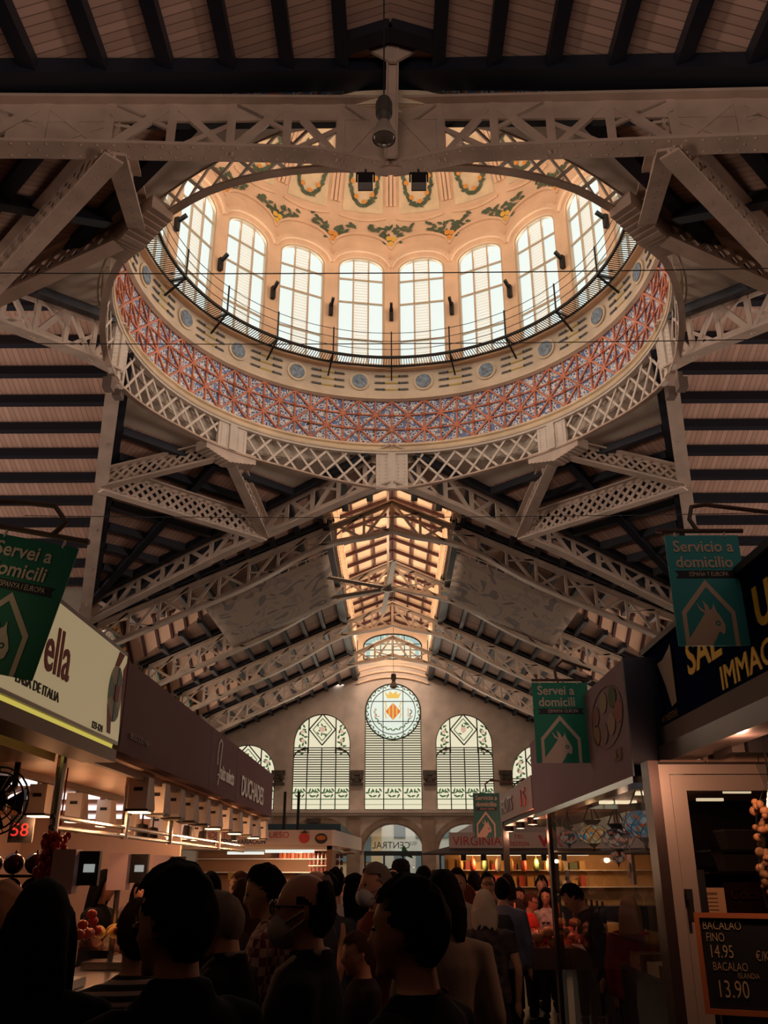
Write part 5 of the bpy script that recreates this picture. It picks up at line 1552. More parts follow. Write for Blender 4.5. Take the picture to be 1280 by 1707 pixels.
# inside the door: a fridge with boxes, and tube reflections built as glowing bars
t = thing('drinks_fridge', (2.6, 6.0, 0), 'dark drinks fridge seen through the pale framed door', 'fridge')
MB().bb(xl + .95, xl + 1.1, YD + .2, YD + 1.0, .1, 2.1).bb(xl + .2, xl + 1.1, YD + .95, YD + 1.0, .1, 2.1).build('cabinet', mat('fridge_dark', (.03, .02, .025), .4), t)
p1, p2 = at(1183, 1333, Y=YD + .5), at(1228, 1320, Y=YD + .3)
for p in (p1, p2): MB().box(p, (.17, .03, .018)).build('tube', WTUBE, t)  # glowing bars in place of tubes reflected in the door glass
ps = at(1252, 1492, Y=YD + .4)
text('lettering', 'Coca-Cola', frame(ps + Vector((-.14, 0, -.02)), (1, 0, 0), (0, 0, 1)), .085, mat('script_dim_red', (.16, .03, .03), .5), t, shear=.3)
shape('script_disc', circ(0, 0, .17), [], frame(ps + Vector((.0, .02, 0)), (1, 0, 0), (0, 0, 1)), .01, mat('disc_maroon', (.06, .008, .012), .5), t)
for k, (px, py) in enumerate(((1235, 1402), (1232, 1438))):
    p = at(px, py, Y=YD + .45)
    t = thing('plastic_box', p, 'greyish plastic food box behind the door glass, the %s one' % ['upper', 'lower'][k], 'box')
    MB().hexa([p + Vector(v) for v in ((-.11, -.08, -.05), (.11, -.08, -.05), (.11, .08, -.05), (-.11, .08, -.05), (-.13, -.1, .05), (.13, -.1, .05), (.13, .1, .05), (-.13, .1, .05))]).build('tub', mat('plastic_grey', (.10, .085, .08), .4), t)
    MB().box(p + Vector((0, 0, .06)), (.27, .21, .015)).build('lid', mat('plastic_lid', (.12, .10, .095), .35), t)
    MB().box(p + Vector((.0, .0, -.06)), (.5, .3, .01)).build('wire_shelf', BLACK, t)
p = at(1183, 1510, Y=YD - .03)
t = thing('paper_notice', p, 'orange lit paper sheet taped to the door above the chalkboard', 'notice')
MB().box(p, (.185, .004, .19)).build('sheet', mat('paper_tan', (.55, .32, .17), .7), t)
ln = MB()
for k in range(5): ln.box(p + Vector((-.01, -.004, .04 - .02 * k)), (.12, .002, .005))
ln.box(p + Vector((.02, -.004, .065)), (.06, .002, .012))
ln.build('printed_lines', mat('print_brown', (.2, .1, .06), .7), t)
# chalkboard
YC = 4.85
c0 = at(1152, 1521, Y=YC); c1 = at(1270, 1525, Y=YC - .12); c2 = at(1172, 1690, Y=YC)
bw_, bh_ = .455, c0.z - c2.z
fb = frame((c0.x + .01, YC, c2.z), (c1.x - c0.x, c1.y - c0.y, 0), (0, .05, 1))
t = thing('chalkboard', fb.translation, 'framed black chalkboard with chalk prices leaning before the pale door', 'chalkboard')
shape('wood_frame', rect(0, 0, bw_, bh_), [rect(.024, .024, bw_ - .024, bh_ - .024)], fb, .03, mat('orange_wood_frame', (.42, .13, .05), .5), t)
CBD = shape('board', rect(.02, .02, bw_ - .02, bh_ - .02), [], fb, .012, mat('chalkboard_black', (.008, .008, .011), .6), t, -.005)
CH = mat('chalk', (.48, .36, .22), .8)
for s_, x, y, sz, wd in (('BACALAO', .035, .83, .085, 1.05), ('FINO', .045, .71, .085, 1.0), ('14.95', .05, .55, .125, .95), ('€/Kilo', .265, .53, .095, .9), ('BACALAO', .06, .425, .08, 1.0), ('ISLANDIA', .17, .355, .052, 1.0), ('13.90', .065, .165, .165, .92), ('€/Kilo', .335, .17, .07, .7)):
    text('chalk_writing', s_, fb, sz * bh_ / .68, CH, CBD, x, y * bh_, .004, wide=wd * .68, ext=.001, bold=-.0005)
MB().bar((fb.translation.x + .1, YC + .12, 0), (fb.translation.x + .1, YC + .03, c2.z + .1), .03, .03).bar((fb.translation.x + .36, YC + .05, 0), (fb.translation.x + .36, YC - .05, c2.z + .1), .03, .03).build('stand_leg', BLACK, t)
# bag of dried goods hanging at the right edge
pb = at(1268, 1290, Y=4.9)
t = thing('snack_bag', pb - Vector((0, 0, .5)), 'clear hanging bag full of brown dried snacks at the right edge', 'bag')
rr = random.Random(12)
g = MB()
for k in range(170):
    z = rr.uniform(-.62, -.14); wv = .11 - .05 * abs(z + .4)
    g.ball(pb + Vector((.04 + rr.uniform(-wv, wv), rr.uniform(-.06, .06), z)), rr.uniform(.016, .03), rr.uniform(.012, .02), rr.uniform(.014, .026), 6, 5)
o = g.build('dried_snack', mat('dried_snack_brown', (.42, .19, .08), .6, 0, .35, 25), t, True); o['kind'] = 'stuff'
MB().loft([(pb + Vector((.02, 0, -.66)), .10, .06), (pb + Vector((.04, 0, -.5)), .13, .085), (pb + Vector((.04, 0, -.2)), .10, .07), (pb + Vector((.04, 0, -.06)), .03, .025), (pb + Vector((.04, 0, .05)), .06, .03)], 16).build('clear_film', GL, t, True)
MB().tube([pb + Vector((.04, 0, -.05)), pb + Vector((.04, 0, .5))], .006, 5).build('hook_string', BLACK, t)
# ---- right: nearest stall with the navy sign -----------------------------------------------------
t = thing('navy_sign', (BX, 4.9, 2.48), 'dark navy shop sign with large yellow capitals on the right', 'sign')
MB().bb(BX, BX + .12, 3.3, 5.98, 2.5, 3.02).build('board', mat('navy_gloss', (.006, .011, .04), .9, 0, 0, 4, .0), t)
MB().bb(BX - .03, BX + .14, 3.3, 5.98, 3.02, 3.06).bb(BX - .02, BX + .02, 5.94, 5.98, 2.5, 3.02).build('rim', mat('dark_rim', (.05, .04, .04), .35, .5), t)
MB().slab([(BX - .02, 3.3, 2.5), (BX - .02, 5.98, 2.5), (BX - .02, 5.98, 2.38), (BX - .02, 3.3, 2.38)], .14, (1, 0, 0)).build('steel_trim', mat('dull_steel', (.10, .08, .072), .6, .1), t)
MB().bb(BX - .06, BX + .1, 3.3, 5.98, 2.27, 2.375).build('lower_trough', mat('mirror_trough', (.09, .07, .065), .25, .5), t)
f = fascia(BX, 3.3, 5.98, 1)
YEL = mat('sign_yellow', (.92, .58, .04), .5)
text('lettering', 'SAL', f, .27, YEL, t, .85, 2.71, .004, wide=1.3, bold=.006)
text('lettering', 'U', f, .27, YEL, t, 1.9, 2.72, .004, wide=1.1, bold=.008)
text('lettering', 'IMMACULADA', f, .17, YEL, t, 1.34, 2.53, .004, wide=1.3, bold=.003)
text('lettering', 'SALO ESTEVE', f, .06, mat('dull_yellow', (.2, .13, .03), .5), t, .18, 2.525, .004, wide=1.1)
shape('fish_picture', [(.30, 2.90), (.42, 2.90), (.56, 2.94), (.60, 2.96), (.60, 2.60), (.50, 2.59), (.42, 2.74)], [], f, .004, mat('fish_grey', (.33, .27, .20), .5), t, .012)
t = thing('navy_sign_stall', (3, 4.6, 0), 'nearest stall on the right under the navy sign', 'market stall')
MB().bb(BX + .1, BX + 2.2, 3.3, YD - .05, 2.52, 2.56).build('canopy', WOODC, t)
p = at(1238, 1232, Y=5.0)
t = thing('wall_lamp', p, 'dark ribbed lamp unit on a grey box under the navy sign', 'lamp')
MB().box(p + Vector((-.06, .08, 0)), (.07, .3, .16)).build('mount_box', mat('mount_grey', (.06, .045, .04), .5), t)
MB().box(p + Vector((.06, 0, 0)), (.15, .2, .17)).build('body', BLACK, t)
rb_ = MB()
for k in range(9): rb_.box(p + Vector((-.01 + .017 * k, -.1, .04)), (.006, .02, .09))
rb_.build('rib', BLACK, t)
point_light('door_light', (1.72, 4.45, 2.2), 15, (1.0, .50, .30))
# ================================================================== HANGING DELIVERY BANNERS
def banner(fr, w, h, line1, line2, sub, col, label, ink):
    t = thing('delivery_banner', fr.translation, label, 'banner')
    CV = mat('banner_' + col[0], col[1], .55)
    INK = mat('banner_ink_' + ink[0], ink[1], .6); BK = mat('banner_ribbon', (.008, .010, .02), .5)
    SH = shape('sheet', rect(0, 0, w, h), [], fr, .006, CV, t)
    text('lettering', line1, fr, w * .225, INK, SH, w * .09, h * .845, .006, wide=.93, ext=.001, bold=w * .004)
    text('lettering', line2, fr, w * .225, INK, SH, w * .10, h * .70, .006, wide=.93, ext=.001, bold=w * .004)
    shape('ribbon', [(w * .08, h * .60), (w * .90, h * .60), (w * .86, h * .635), (w * .90, h * .67), (w * .08, h * .67), (w * .12, h * .635)], [], fr, .002, BK, SH, .004)
    text('small_lettering', sub, fr, w * .088, INK, SH, w * .26, h * .617, .007, wide=.70, ext=.001)
    o = [(.10, 0), (.10, .30), (.46, .585), (.80, .30), (.80, 0)]
    i = [(.745, 0), (.745, .28), (.46, .52), (.155, .28), (.155, 0)]
    shape('house_outline', [(a * w, b * h) for a, b in o + i], [], fr, .002, INK, SH, .004)
    P = [(.08, .0), (.30, .19), (.40, .285), (.34, .31), (.30, .38), (.36, .325), (.41, .30), (.40, .36), (.385, .40), (.45, .35), (.47, .31), (.51, .33), (.525, .37), (.555, .30), (.60, .25), (.645, .18), (.63, .115), (.60, .10), (.585, .12), (.55, .12), (.50, .06), (.44, 0)]
    e = circ(w * .555, h * .195, w * .035, 14)
    shape('cockatoo_emblem', [(a * w, b * h) for a, b in P], [e], fr, .002, INK, SH, .005)
    shape('cockatoo_eye', circ(w * .555, h * .195, w * .016, 12), [], fr, .002, INK, SH, .005)
    cl = MB()
    for x in (.14, .82): cl.tube([fr @ Vector((w * x, h * .98, .005)), fr @ Vector((w * x, h * 1.05, 0))], .006, 5)
    cl.build('clip', WHITE, t)
    return t
def bracket(pts, label):
    tag(MB().tube(pts, .012, 8).build('banner_bracket', mat('rusty_bracket', (.10, .06, .045), .5)), label, 'bracket')
GREEN = ('green', (.004, .16, .10)); TEALB = ('teal', (.05, .40, .42)); INK1 = ('grey', (.66, .56, .48)); INK2 = ('sand', (.85, .64, .48)); GREEN2 = ('lightened_green', (.006, .25, .155))  # second green is the first lightened, making up for little light on the middle banner
# right, nearest
Y = 4.2
a = at(1107, 893, Y=Y); b = at(1229, 893, Y=Y); c = at(1141, 1077, Y=Y)
banner(frame((a.x + .0, Y, c.z), (1, 0, 0), (0, 0, 1)), b.x - a.x, a.z - c.z, 'Servicio a', 'domicilio', 'ESPAÑA Y EUROPA', TEALB, 'teal hanging banner reading Servicio a domicilio before the navy sign', INK2)
bracket([Vector((a.x - .04, Y, a.z + .025)), Vector((b.x + .03, Y, a.z + .025))], 'rusty rod carrying the teal banner before the navy sign')
bracket([Vector((a.x + .17, Y, a.z + .03)), Vector((a.x + .14, Y, a.z + .09)), Vector((a.x + .16, Y, a.z + .16)), Vector((a.x + .24, Y + .02, a.z + .18)), Vector((BX + .3, Y + .05, a.z + .14))], 'curved iron arm holding the teal banner rod')
# right, middle
Y = 7.0
a = at(886, 1138, Y=Y); b = at(978, 1138, Y=Y); c = at(892, 1272, Y=Y)
banner(frame((a.x, Y, c.z), (1, 0, 0), (0, 0, 1)), b.x - a.x, a.z - c.z, 'Servei a', 'domicili', 'ESPANYA I EUROPA', GREEN2, 'green hanging banner reading Servei a domicili beside the lilac sign', INK1)
bracket([Vector((a.x, Y, a.z + .02)), Vector((b.x + .02, Y, a.z + .02))], 'rod carrying the green banner beside the lilac sign')
bracket([Vector((a.x + .2, Y, a.z + .02)), Vector((a.x + .19, Y, a.z + .12)), Vector((a.x + .26, Y, a.z + .18)), Vector((RX - .05, Y, a.z + .1))], 'curved iron arm of the green banner beside the lilac sign')
# right, far
Y = 12.2
a = at(788, 1322, Y=Y); b = at(832, 1322, Y=Y); c = at(791, 1396, Y=Y)
banner(frame((a.x, Y, c.z), (1, 0, 0), (0, 0, 1)), b.x - a.x, a.z - c.z, 'Servicio a', 'domicilio', 'ESPAÑA Y EUROPA', ('deep_teal', (.01, .14, .13)), 'small dark teal banner hanging above the red lettered VIRGINIA board', ('dim', (.5, .42, .36)))
bracket([Vector((a.x + .18, Y, a.z + .02)), Vector((a.x + .17, Y, a.z + .12)), Vector((a.x + .25, Y, a.z + .17)), Vector((RX - .02, Y, a.z + .12)), Vector((RX - .05, Y, 2.66))], 'curved iron arm of the small dark teal banner')
# left, nearest, swinging
Y = 3.3
a = at(132, 915, Y=Y); c = at(47, 1134, Y=Y)
ang = R(-11.5)
xd = Vector((cos(ang), 0, sin(ang))); yd = Vector((-sin(ang), 0, cos(ang)))
h = (a - c).length * 1.0; w = h * .67
banner(frame(a - xd * w - yd * h, xd, yd), w, h, 'Servei a', 'domicili', 'ESPANYA I EUROPA', GREEN, 'large green banner swinging askew at the left edge', INK1)
bracket([a - xd * w + yd * .03, a + xd * .03 + yd * .035], 'tilted rod carrying the askew green banner')
bracket([a - xd * .13 + yd * .03, a - xd * .09 + yd * .1, a - xd * .16 + yd * .16, a - xd * .3 + yd * .15, a - xd * .6 + yd * .1], 'curved iron arm above the askew green banner')
# ================================================================== PEOPLE
SKIN = [mat('skin_light', (.50, .27, .18), .55), mat('skin_tan', (.40, .20, .13), .55), mat('skin_warm', (.46, .22, .14), .55)]
HAIRS = {'black': mat('hair_black', (.004, .003, .003), .85, 0, 0, 4, .08), 'brown': mat('hair_brown', (.05, .022, .014), .85, 0, 0, 4, .08), 'grey': mat('hair_grey', (.16, .13, .12), .85, 0, 0, 4, .08),
         'white': mat('hair_white', (.52, .42, .34), .85, 0, 0, 4, .08), 'red': mat('hair_auburn', (.13, .035, .02), .85, 0, 0, 4, .08), 'blond': mat('hair_blond', (.42, .22, .14), .85, 0, 0, 4, .08)}
def cloth(col):
    return mat('cloth_%03d_%03d_%03d' % tuple(int(999 * c) for c in col), col, .9, 0, .12, 6, .08)
def person(label, px, ytop, Y, face, hair=('short', 'black'), top=(.02, .02, .025), topmat=None, low=(.008, .008, .011), sleeve=1.0, arms=('hang', 'hang'),
           nod=0, turn=0, skin=0, mask=None, glasses=False, coat=False, collar=None, skirt=None, cap=None, wide=1.0, extra=None, vox=None, zmax=None, lean=0):
    p = at(px, ytop, Y=Y)
    H = (p.z if zmax is None else zmax) - {'puffy': .026, 'short': .016, 'long': .019, 'bob': .028, 'bald': 0, 'pony': .012, 'bun': .014}[hair[0]]
    s = H / 1.765
    lean = R(lean)
    t = thing('person', (p.x, Y, 0), label, 'person', None, R(face))
    if lean: 
        pass
    vox = vox or (.012 if Y < 4.2 else (.016 if Y < 7.5 else .022))
    Hm = Matrix.Translation((0, 0, 1.53)) @ Matrix.Rotation(R(turn), 4, 'Z') @ Matrix.Rotation(R(nod), 4, 'Y') @ Matrix.Translation((0, 0, -1.53))
    def bend(v):               # lean the upper body forward from the hips
        v = Vector(v)
        if lean and v.z > .92:
            k = min(1, (v.z - .92) / .25) * lean
            d = v - Vector((0, 0, .92)); v = Vector((d.x * cos(k) + d.z * sin(k), d.y, .92 + d.z * cos(k) - d.x * sin(k)))
        return v * s
    def done(mb, name, m, smooth=True, voxel=None):
        mb.v = [tuple(bend(v)) for v in mb.v]
        o = mb.build(name, m, None, smooth); o.parent = t
        if voxel:
            r = o.modifiers.new('skin_merge', 'REMESH'); r.mode = 'VOXEL'; r.voxel_size = voxel; r.use_smooth_shade = True
            q = o.modifiers.new('smooth', 'SMOOTH'); q.factor, q.iterations = .5, 3
        return o
    def headed(mb, i0):
        mb.v[i0:] = [tuple(Hm @ Vector(v)) for v in mb.v[i0:]]
    W = wide
    b = MB()
    b.loft([((0, 0, .80), .09, .13 * W), ((0, 0, .88), .115, .165 * W), ((0, 0, .97), .115, .165 * W), ((0, 0, 1.08), .105, .145 * W), ((.01, 0, 1.22), .115, .16 * W), ((.0, 0, 1.34), .115, .18 * W),
            ((-.01, 0, 1.42), .09, .165 * W), ((-.012, 0, 1.465), .065, .10), ((-.01, 0, 1.50), .056, .06), ((.0, 0, 1.56), .054, .056), ((.01, 0, 1.62), .05, .05)], 16)
    i0 = len(b.v)
    n0 = len(b.v)
    b.ball((0, 0, 0), 1, 1, 1, 20, 14)
    for i in range(n0, len(b.v)):
        x, y, z = b.v[i]
        w = 1 - .30 * max(0, -z) ** 1.6
        xx = .098 * x * (1.08 if x < 0 else 1.0) * (1 - .12 * max(0, -z) ** 2) + (.022 * -z if z < 0 else 0)
        if x > .3 and abs(z) < .25: xx -= .006 * (1 - abs(z) * 4) * (1 if abs(y) > .25 else 0)
        b.v[i] = (.015 + xx, .076 * y * w, 1.640 + .122 * z)
    b.tube([(.106, 0, 1.662), (.120, 0, 1.635), (.132, 0, 1.612), (.112, 0, 1.598)], [.009, .012, .016, .010], 8)
    b.ball((.098, 0, 1.538), .024, .028, .018, 8, 6)
    b.ball((.106, 0, 1.578), .012, .026, .007, 8, 6); b.ball((.104, 0, 1.566), .012, .022, .007, 8, 6)
    b.ball((.092, 0, 1.672), .018, .055, .010, 10, 6)
    for e in (-1, 1):
        b.ball((-.002, e * .078, 1.632), .020, .011, .034, 10, 8)
    headed(b, i0)
    joints = []
    for e, pose in zip((1, -1), arms):
        sh = Vector((-.01, e * .185 * W, 1.405))
        el, wr_ = {'hang': ((-.03, e * .245 * W, 1.12), (.05, e * .235 * W, .87)), 'reach': ((.16, e * .25, 1.17), (.40, e * .13, 1.13)), 'hold': ((.04, e * .24 * W, 1.14), (.25, e * .10, 1.20)),
                   'bag': ((-.02, e * .25 * W, 1.13), (.20, e * .20, 1.05)), 'low': ((.10, e * .24, 1.14), (.32, e * .16, .98))}[pose]
        el, wr_ = Vector(el), Vector(wr_)
        joints.append((sh, el, wr_))
        b.tube([sh + Vector((0, -e * .05, .0)), sh, sh.lerp(el, .5), el, el.lerp(wr_, .4), wr_], [.055, .056, .046, .040, .037, .026], 12)
        d = (wr_ - el).normalized(); side = Vector((0, 0, 1)) if abs(d.z) < .8 else Vector((1, 0, 0))
        side = (side - d * side.dot(d)).normalized(); nrm = d.cross(side)
        b.tube([wr_, wr_ + d * .04, wr_ + d * .085], [.026, .036, .034], 10)
        for k, ln in enumerate((.062, .075, .072, .055)):
            o = side * (.024 - .016 * k) + d * .08
            q0 = wr_ + o
            b.tube([q0, q0 + d * ln * .5 - nrm * e * .006, q0 + d * ln * .85 - nrm * e * .022, q0 + d * ln - nrm * e * .036], [.0095, .009, .0085, .006], 6)
        q0 = wr_ + side * .026 + d * .02
        b.tube([q0, q0 + side * .022 + d * .025 - nrm * e * .012, q0 + side * .020 + d * .055 - nrm * e * .024], [.012, .011, .008], 6)
    for e in (-1, 1):
        b.tube([(0, e * .085, .90), (.01, e * .09, .72), (.02, e * .09, .50), (-.01, e * .092, .34), (-.01, e * .095, .09)], [.092, .082, .056, .055, .038], 12)
        b.tube([(-.06, e * .095, .045), (.0, e * .097, .055), (.09, e * .105, .035), (.17, e * .11, .025)], [.034, .042, .038, .022], 10)
    done(b, 'body', SKIN[skin], True, vox)
    # clothing
    lowz = .74 if coat else .86
    sh_ = MB()
    sh_.loft([((0, 0, lowz), .135, .185 * W), ((0, 0, .95), .138, .185 * W), ((0, 0, 1.08), .128, .168 * W), ((.01, 0, 1.22), .136, .182 * W), ((0, 0, 1.34), .134, .20 * W),
              ((-.01, 0, 1.43), .105, .17 * W), ((-.012, 0, 1.475), .078, .105), ((-.012, 0, 1.495), .068, .075)], 18)
    if sleeve:
        for (sh, el, wr_) in joints:
            e = 1 if sh.y > 0 else -1
            pts, rs = [sh + Vector((0, -e * .05, 0)), sh, sh.lerp(el, .5), el, el.lerp(wr_, .5), wr_.lerp(el, .02)], [.066, .068, .06, .055, .050, .042]
            k = 6 if sleeve >= 1 else 3
            sh_.tube(pts[:k], rs[:k], 12)
    if coat: sh_.loft([((-.012, 0, 1.44), .10, .13), ((-.015, 0, 1.48), .085, .096), ((-.02, 0, 1.515), .076, .082), ((-.02, 0, 1.52), .06, .065)], 18)
    tm = topmat or cloth(top)
    done(sh_, 'coat' if coat else 'shirt', tm, True, max(vox, .015))
    if skirt:
        sk = MB().loft([((0, 0, .40), .20, .25), ((0, 0, .6), .17, .22), ((0, 0, .85), .14, .185), ((0, 0, 1.0), .125, .165)], 20)
        done(sk, 'skirt', cloth(skirt))
    else:
        tr = MB().loft([((0, 0, .80), .11, .15), ((0, 0, .90), .128, .178 * W), ((0, 0, .98), .126, .176 * W)], 16)
        for e in (-1, 1):
            tr.tube([(0, e * .085, .90), (.01, e * .09, .72), (.02, e * .09, .50), (-.01, e * .092, .34), (-.01, e * .095, .10)], [.105, .096, .075, .072, .065], 12)
        done(tr, 'trousers', cloth(low), True, max(vox, .02))
    shoe = MB()
    for e in (-1, 1):
        shoe.tube([(-.075, e * .095, .042), (.0, e * .097, .058), (.09, e * .105, .04), (.185, e * .11, .03)], [.036, .048, .043, .026], 10)
    done(shoe, 'shoes', cloth((.01, .009, .009)))
    if collar:
        c = MB()
        c.tube([(-.075, 0, 1.51), (-.05, .065, 1.505), (.03, .062, 1.485), (.085, .03, 1.44), (.125, .012, 1.34), (.14, .006, 1.18)], [.012, .016, .018, .022, .02, .012], 8)
        c.tube([(-.075, 0, 1.51), (-.05, -.065, 1.505), (.03, -.062, 1.485), (.085, -.03, 1.44), (.125, -.012, 1.34), (.14, -.006, 1.18)], [.012, .016, .018, .022, .02, .012], 8)
        done(c, 'collar', cloth(collar))
    # hair
    style, hc = hair
    rng = random.Random(int(px * 7 + Y * 13))
    hb = MB(); N_, M_ = (56, 40) if Y < 5 else (28, 20)
    tmp = MB().ball((0, 0, 0), 1, 1, 1, N_, M_)
    keep = []
    puff = {'short': 1.13, 'long': 1.16, 'bald': 1.05, 'puffy': 1.22, 'bob': 1.24, 'pony': 1.10, 'bun': 1.12}[style]
    V2 = []
    for x, y, z in tmp.v:
        f = puff * (1 + rng.uniform(-.02, .02) + .035 * sin(9 * x + 5 * z + px) * cos(8 * y + 3 * z))
        V2.append((.008 + .100 * x * f * (1.06 if x < 0 else 1), .080 * y * f * (1 - .12 * max(0, -z)), 1.648 + .120 * z * (f if z > 0 else 1.0)))
    for fc_ in tmp.f:
        cx = sum(tmp.v[i][0] for i in fc_) / len(fc_); cz = sum(tmp.v[i][2] for i in fc_) / len(fc_); cy = abs(sum(tmp.v[i][1] for i in fc_) / len(fc_))
        line = .38 + .25 * max(0, cx) + .10 * sin(cy * 17 + px) 
        jit = .07 * sin(cz * 31 + px * 3) + .05 * sin(cz * 57 + cy * 9)
        if cx > .18 + jit and cz < line: continue
        if cx > -.16 + jit and cz < .06 + jit and style not in ('long', 'bob'): continue
        if cz < (-.85 if cx < -.35 and cy < .8 else -.5) and style in ('short', 'puffy', 'bald', 'pony', 'bun'): continue
        if style == 'bald' and cz > .30 - .5 * max(0, -cx) + .0: 
            if not (cx < -.45 and cz < .7): continue
        keep.append(fc_)
    root_ = list(range(len(V2)))
    def fnd(i):
        while root_[i] != i: root_[i] = root_[root_[i]]; i = root_[i]
        return i
    for fc_ in keep:
        for i in fc_[1:]: root_[fnd(i)] = fnd(fc_[0])
    cnt = {}
    for fc_ in keep: cnt[fnd(fc_[0])] = cnt.get(fnd(fc_[0]), 0) + 1
    big = max(cnt, key=cnt.get)
    hb.add(V2, [fc_ for fc_ in keep if fnd(fc_[0]) == big])
    if style in ('long', 'bob'):
        L_ = 1.22 if style == 'long' else 1.50
        hb.loft([((-.04, 0, L_), .035, .085), ((-.05, 0, L_ + .1), .055, .115), ((-.05, 0, 1.45), .062, .108), ((-.045, 0, 1.55), .07, .10), ((-.03, 0, 1.66), .085, .092)], 16)
        for e in (-1, 1): hb.tube([(.03, e * .082, 1.69), (.025, e * .095, 1.60), (.0, e * .105, max(L_, 1.4))], [.02, .028, .02], 8)
    if style == 'pony': hb.tube([(-.10, 0, 1.68), (-.15, 0, 1.66), (-.16, 0, 1.55), (-.13, 0, 1.42)], [.02, .035, .032, .012], 10)
    if style == 'bun': hb.ball((-.12, 0, 1.72), .05, .05, .05, 10, 8)
    if False and style in ('short', 'puffy', 'long'):
        for k in range(70):
            a = rng.uniform(0, 2 * pi); zz = rng.uniform(.25, .98); r_ = sqrt(1 - zz * zz)
            q0 = Vector((.008 + .105 * r_ * cos(a) * puff, .082 * r_ * sin(a) * puff, 1.648 + .118 * zz * puff))
            if cos(a) > .2 and zz < .5: continue
            d = Vector((rng.uniform(-.5, .2), rng.uniform(-.4, .4), rng.uniform(-.2, .5))) * .03
            hb.tube([q0 * 1.0, q0 + d * .6 + Vector((0, 0, .008)), q0 + d * 1.2], [.006, .004, .0015], 4)
    headed(hb, 0)
    o = done(hb, 'hair', HAIRS[hc])
    if style in ('long', 'bob'):
        so = o.modifiers.new('thickness', 'SOLIDIFY'); so.thickness = .025
        rm = o.modifiers.new('merge', 'REMESH'); rm.mode = 'VOXEL'; rm.voxel_size = .013; rm.use_smooth_shade = True
    if Y < 7:
        q_ = o.modifiers.new('soften', 'SMOOTH'); q_.factor, q_.iterations = .5, 2
    if mask:
        mk = MB().ball((.075, 0, 1.575), .068, .066, .062, 16, 10)
        mk.tube([(.07, .06, 1.60), (.0, .088, 1.64)], .0035, 5).tube([(.07, -.06, 1.60), (.0, -.088, 1.64)], .0035, 5).tube([(.07, .06, 1.56), (.0, .085, 1.61)], .0035, 5).tube([(.07, -.06, 1.56), (.0, -.085, 1.61)], .0035, 5)
        headed(mk, 0); done(mk, 'face_mask', cloth(mask))
    if glasses:
        gl_ = MB()
        for e in (-1, 1):
            gl_.tube([(.122, e * (.034 + .026 * cos(2 * pi * q / 12)), 1.650 + .021 * sin(2 * pi * q / 12)) for q in range(13)], .004, 5)
            gl_.tube([(.118, e * .06, 1.655), (.0, e * .084, 1.652)], .0035, 5)
        gl_.tube([(.124, -.01, 1.655), (.124, .01, 1.655)], .0035, 5)
        headed(gl_, 0); done(gl_, 'glasses', BLACK)
    if cap:
        cp = MB().lathe([(.105, 0), (.108, .04), (.09, .09), (.05, .115), (.001, .122)], (.0, 0, 1.675), 20)
        cp.slab([(.08, -.07, 1.68), (.17, -.05, 1.665), (.19, 0, 1.66), (.17, .05, 1.665), (.08, .07, 1.68)], .012)
        headed(cp, 0); done(cp, 'cap', cloth(cap))
    eyes = MB()
    for e in (-1, 1): eyes.ball((.097, e * .033, 1.648), .009, .014, .006, 8, 6)
    headed(eyes, 0); done(eyes, 'eyes', mat('eye_dark', (.02, .015, .012), .2))
    if extra: extra(t, done, s)
    return t
def strap(t, done, s):
    done(MB().poly_bar([Vector(v) for v in ((.13, .12, 1.0), (.15, .02, 1.2), (.11, -.08, 1.42), (0, -.11, 1.48), (-.1, -.06, 1.42), (-.15, .05, 1.2), (-.14, .14, 1.0))], .035, .012, (1, 0, 0)), 'bag_strap', cloth((.03, .03, .03)), False)
def earring(t, done, s):
    done(MB().ball((-.004, -.088, 1.60), .006, .006, .006, 8, 6), 'earring', CHROME)
def piping(t, done, s):
    done(MB().tube([(-.08, .0, 1.505), (-.05, -.09, 1.49), (.0, -.18, 1.455), (.02, -.25, 1.38)], .007, 6), 'collar_piping', cloth((.22, .08, .07)))
    earring(t, done, s)
def backpack(t, done, s):
    done(MB().loft([((-.19, 0, 1.0), .06, .13), ((-.21, 0, 1.08), .09, .15), ((-.2, 0, 1.3), .08, .14), ((-.18, 0, 1.4), .05, .1)], 14), 'backpack', cloth((.04, .04, .05)))
def sung(t, done, s):
    g = MB()
    for e in (-1, 1): g.lathe([(.001, -.004), (.03, -.004), (.03, .004), (.001, .004)], (.145, e * .036, 1.30), 12)
    done(g, 'hung_sunglasses', BLACK)
def clip(t, done, s):
    done(MB().box((-.115, 0, 1.70), (.03, .09, .035)).box((-.12, 0, 1.68), (.03, .11, .012)), 'hair_clip', mat('clip_metal', (.3, .22, .18), .3, .6), False)
STR = striped('striped_knit', (.02, .02, .025), (.36, .30, .27), (0, 0, 1), .032, .42, .9, .03)
def plaid_mat():
    m, N, L, b = new_mat('plaid_shirt')
    g = N.new('ShaderNodeTexCoord')
    c1 = N.new('ShaderNodeTexChecker'); c1.inputs['Scale'].default_value = 26
    c1.inputs['Color1'].default_value = (.10, .015, .02, 1); c1.inputs['Color2'].default_value = (.34, .22, .20, 1)
    L.new(g.outputs['Object'], c1.inputs['Vector']); L.new(c1.outputs['Color'], b.inputs['Base Color'])
    b.inputs['Roughness'].default_value = .9
    return m
PLAID = plaid_mat()
FLOR = mat('floral_dark', (.05, .035, .04), .9, 0, .9, 16)
FLOR2 = mat('floral_pale', (.40, .33, .33), .9, 0, .5, 18)
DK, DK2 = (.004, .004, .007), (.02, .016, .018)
P = person
P('large man in front with tousled dark hair, left ear showing, dark jacket', 308, 1432, 2.3, 140, ('puffy', 'black'), DK, wide=1.12, coat=True, skin=1, turn=8, nod=6)
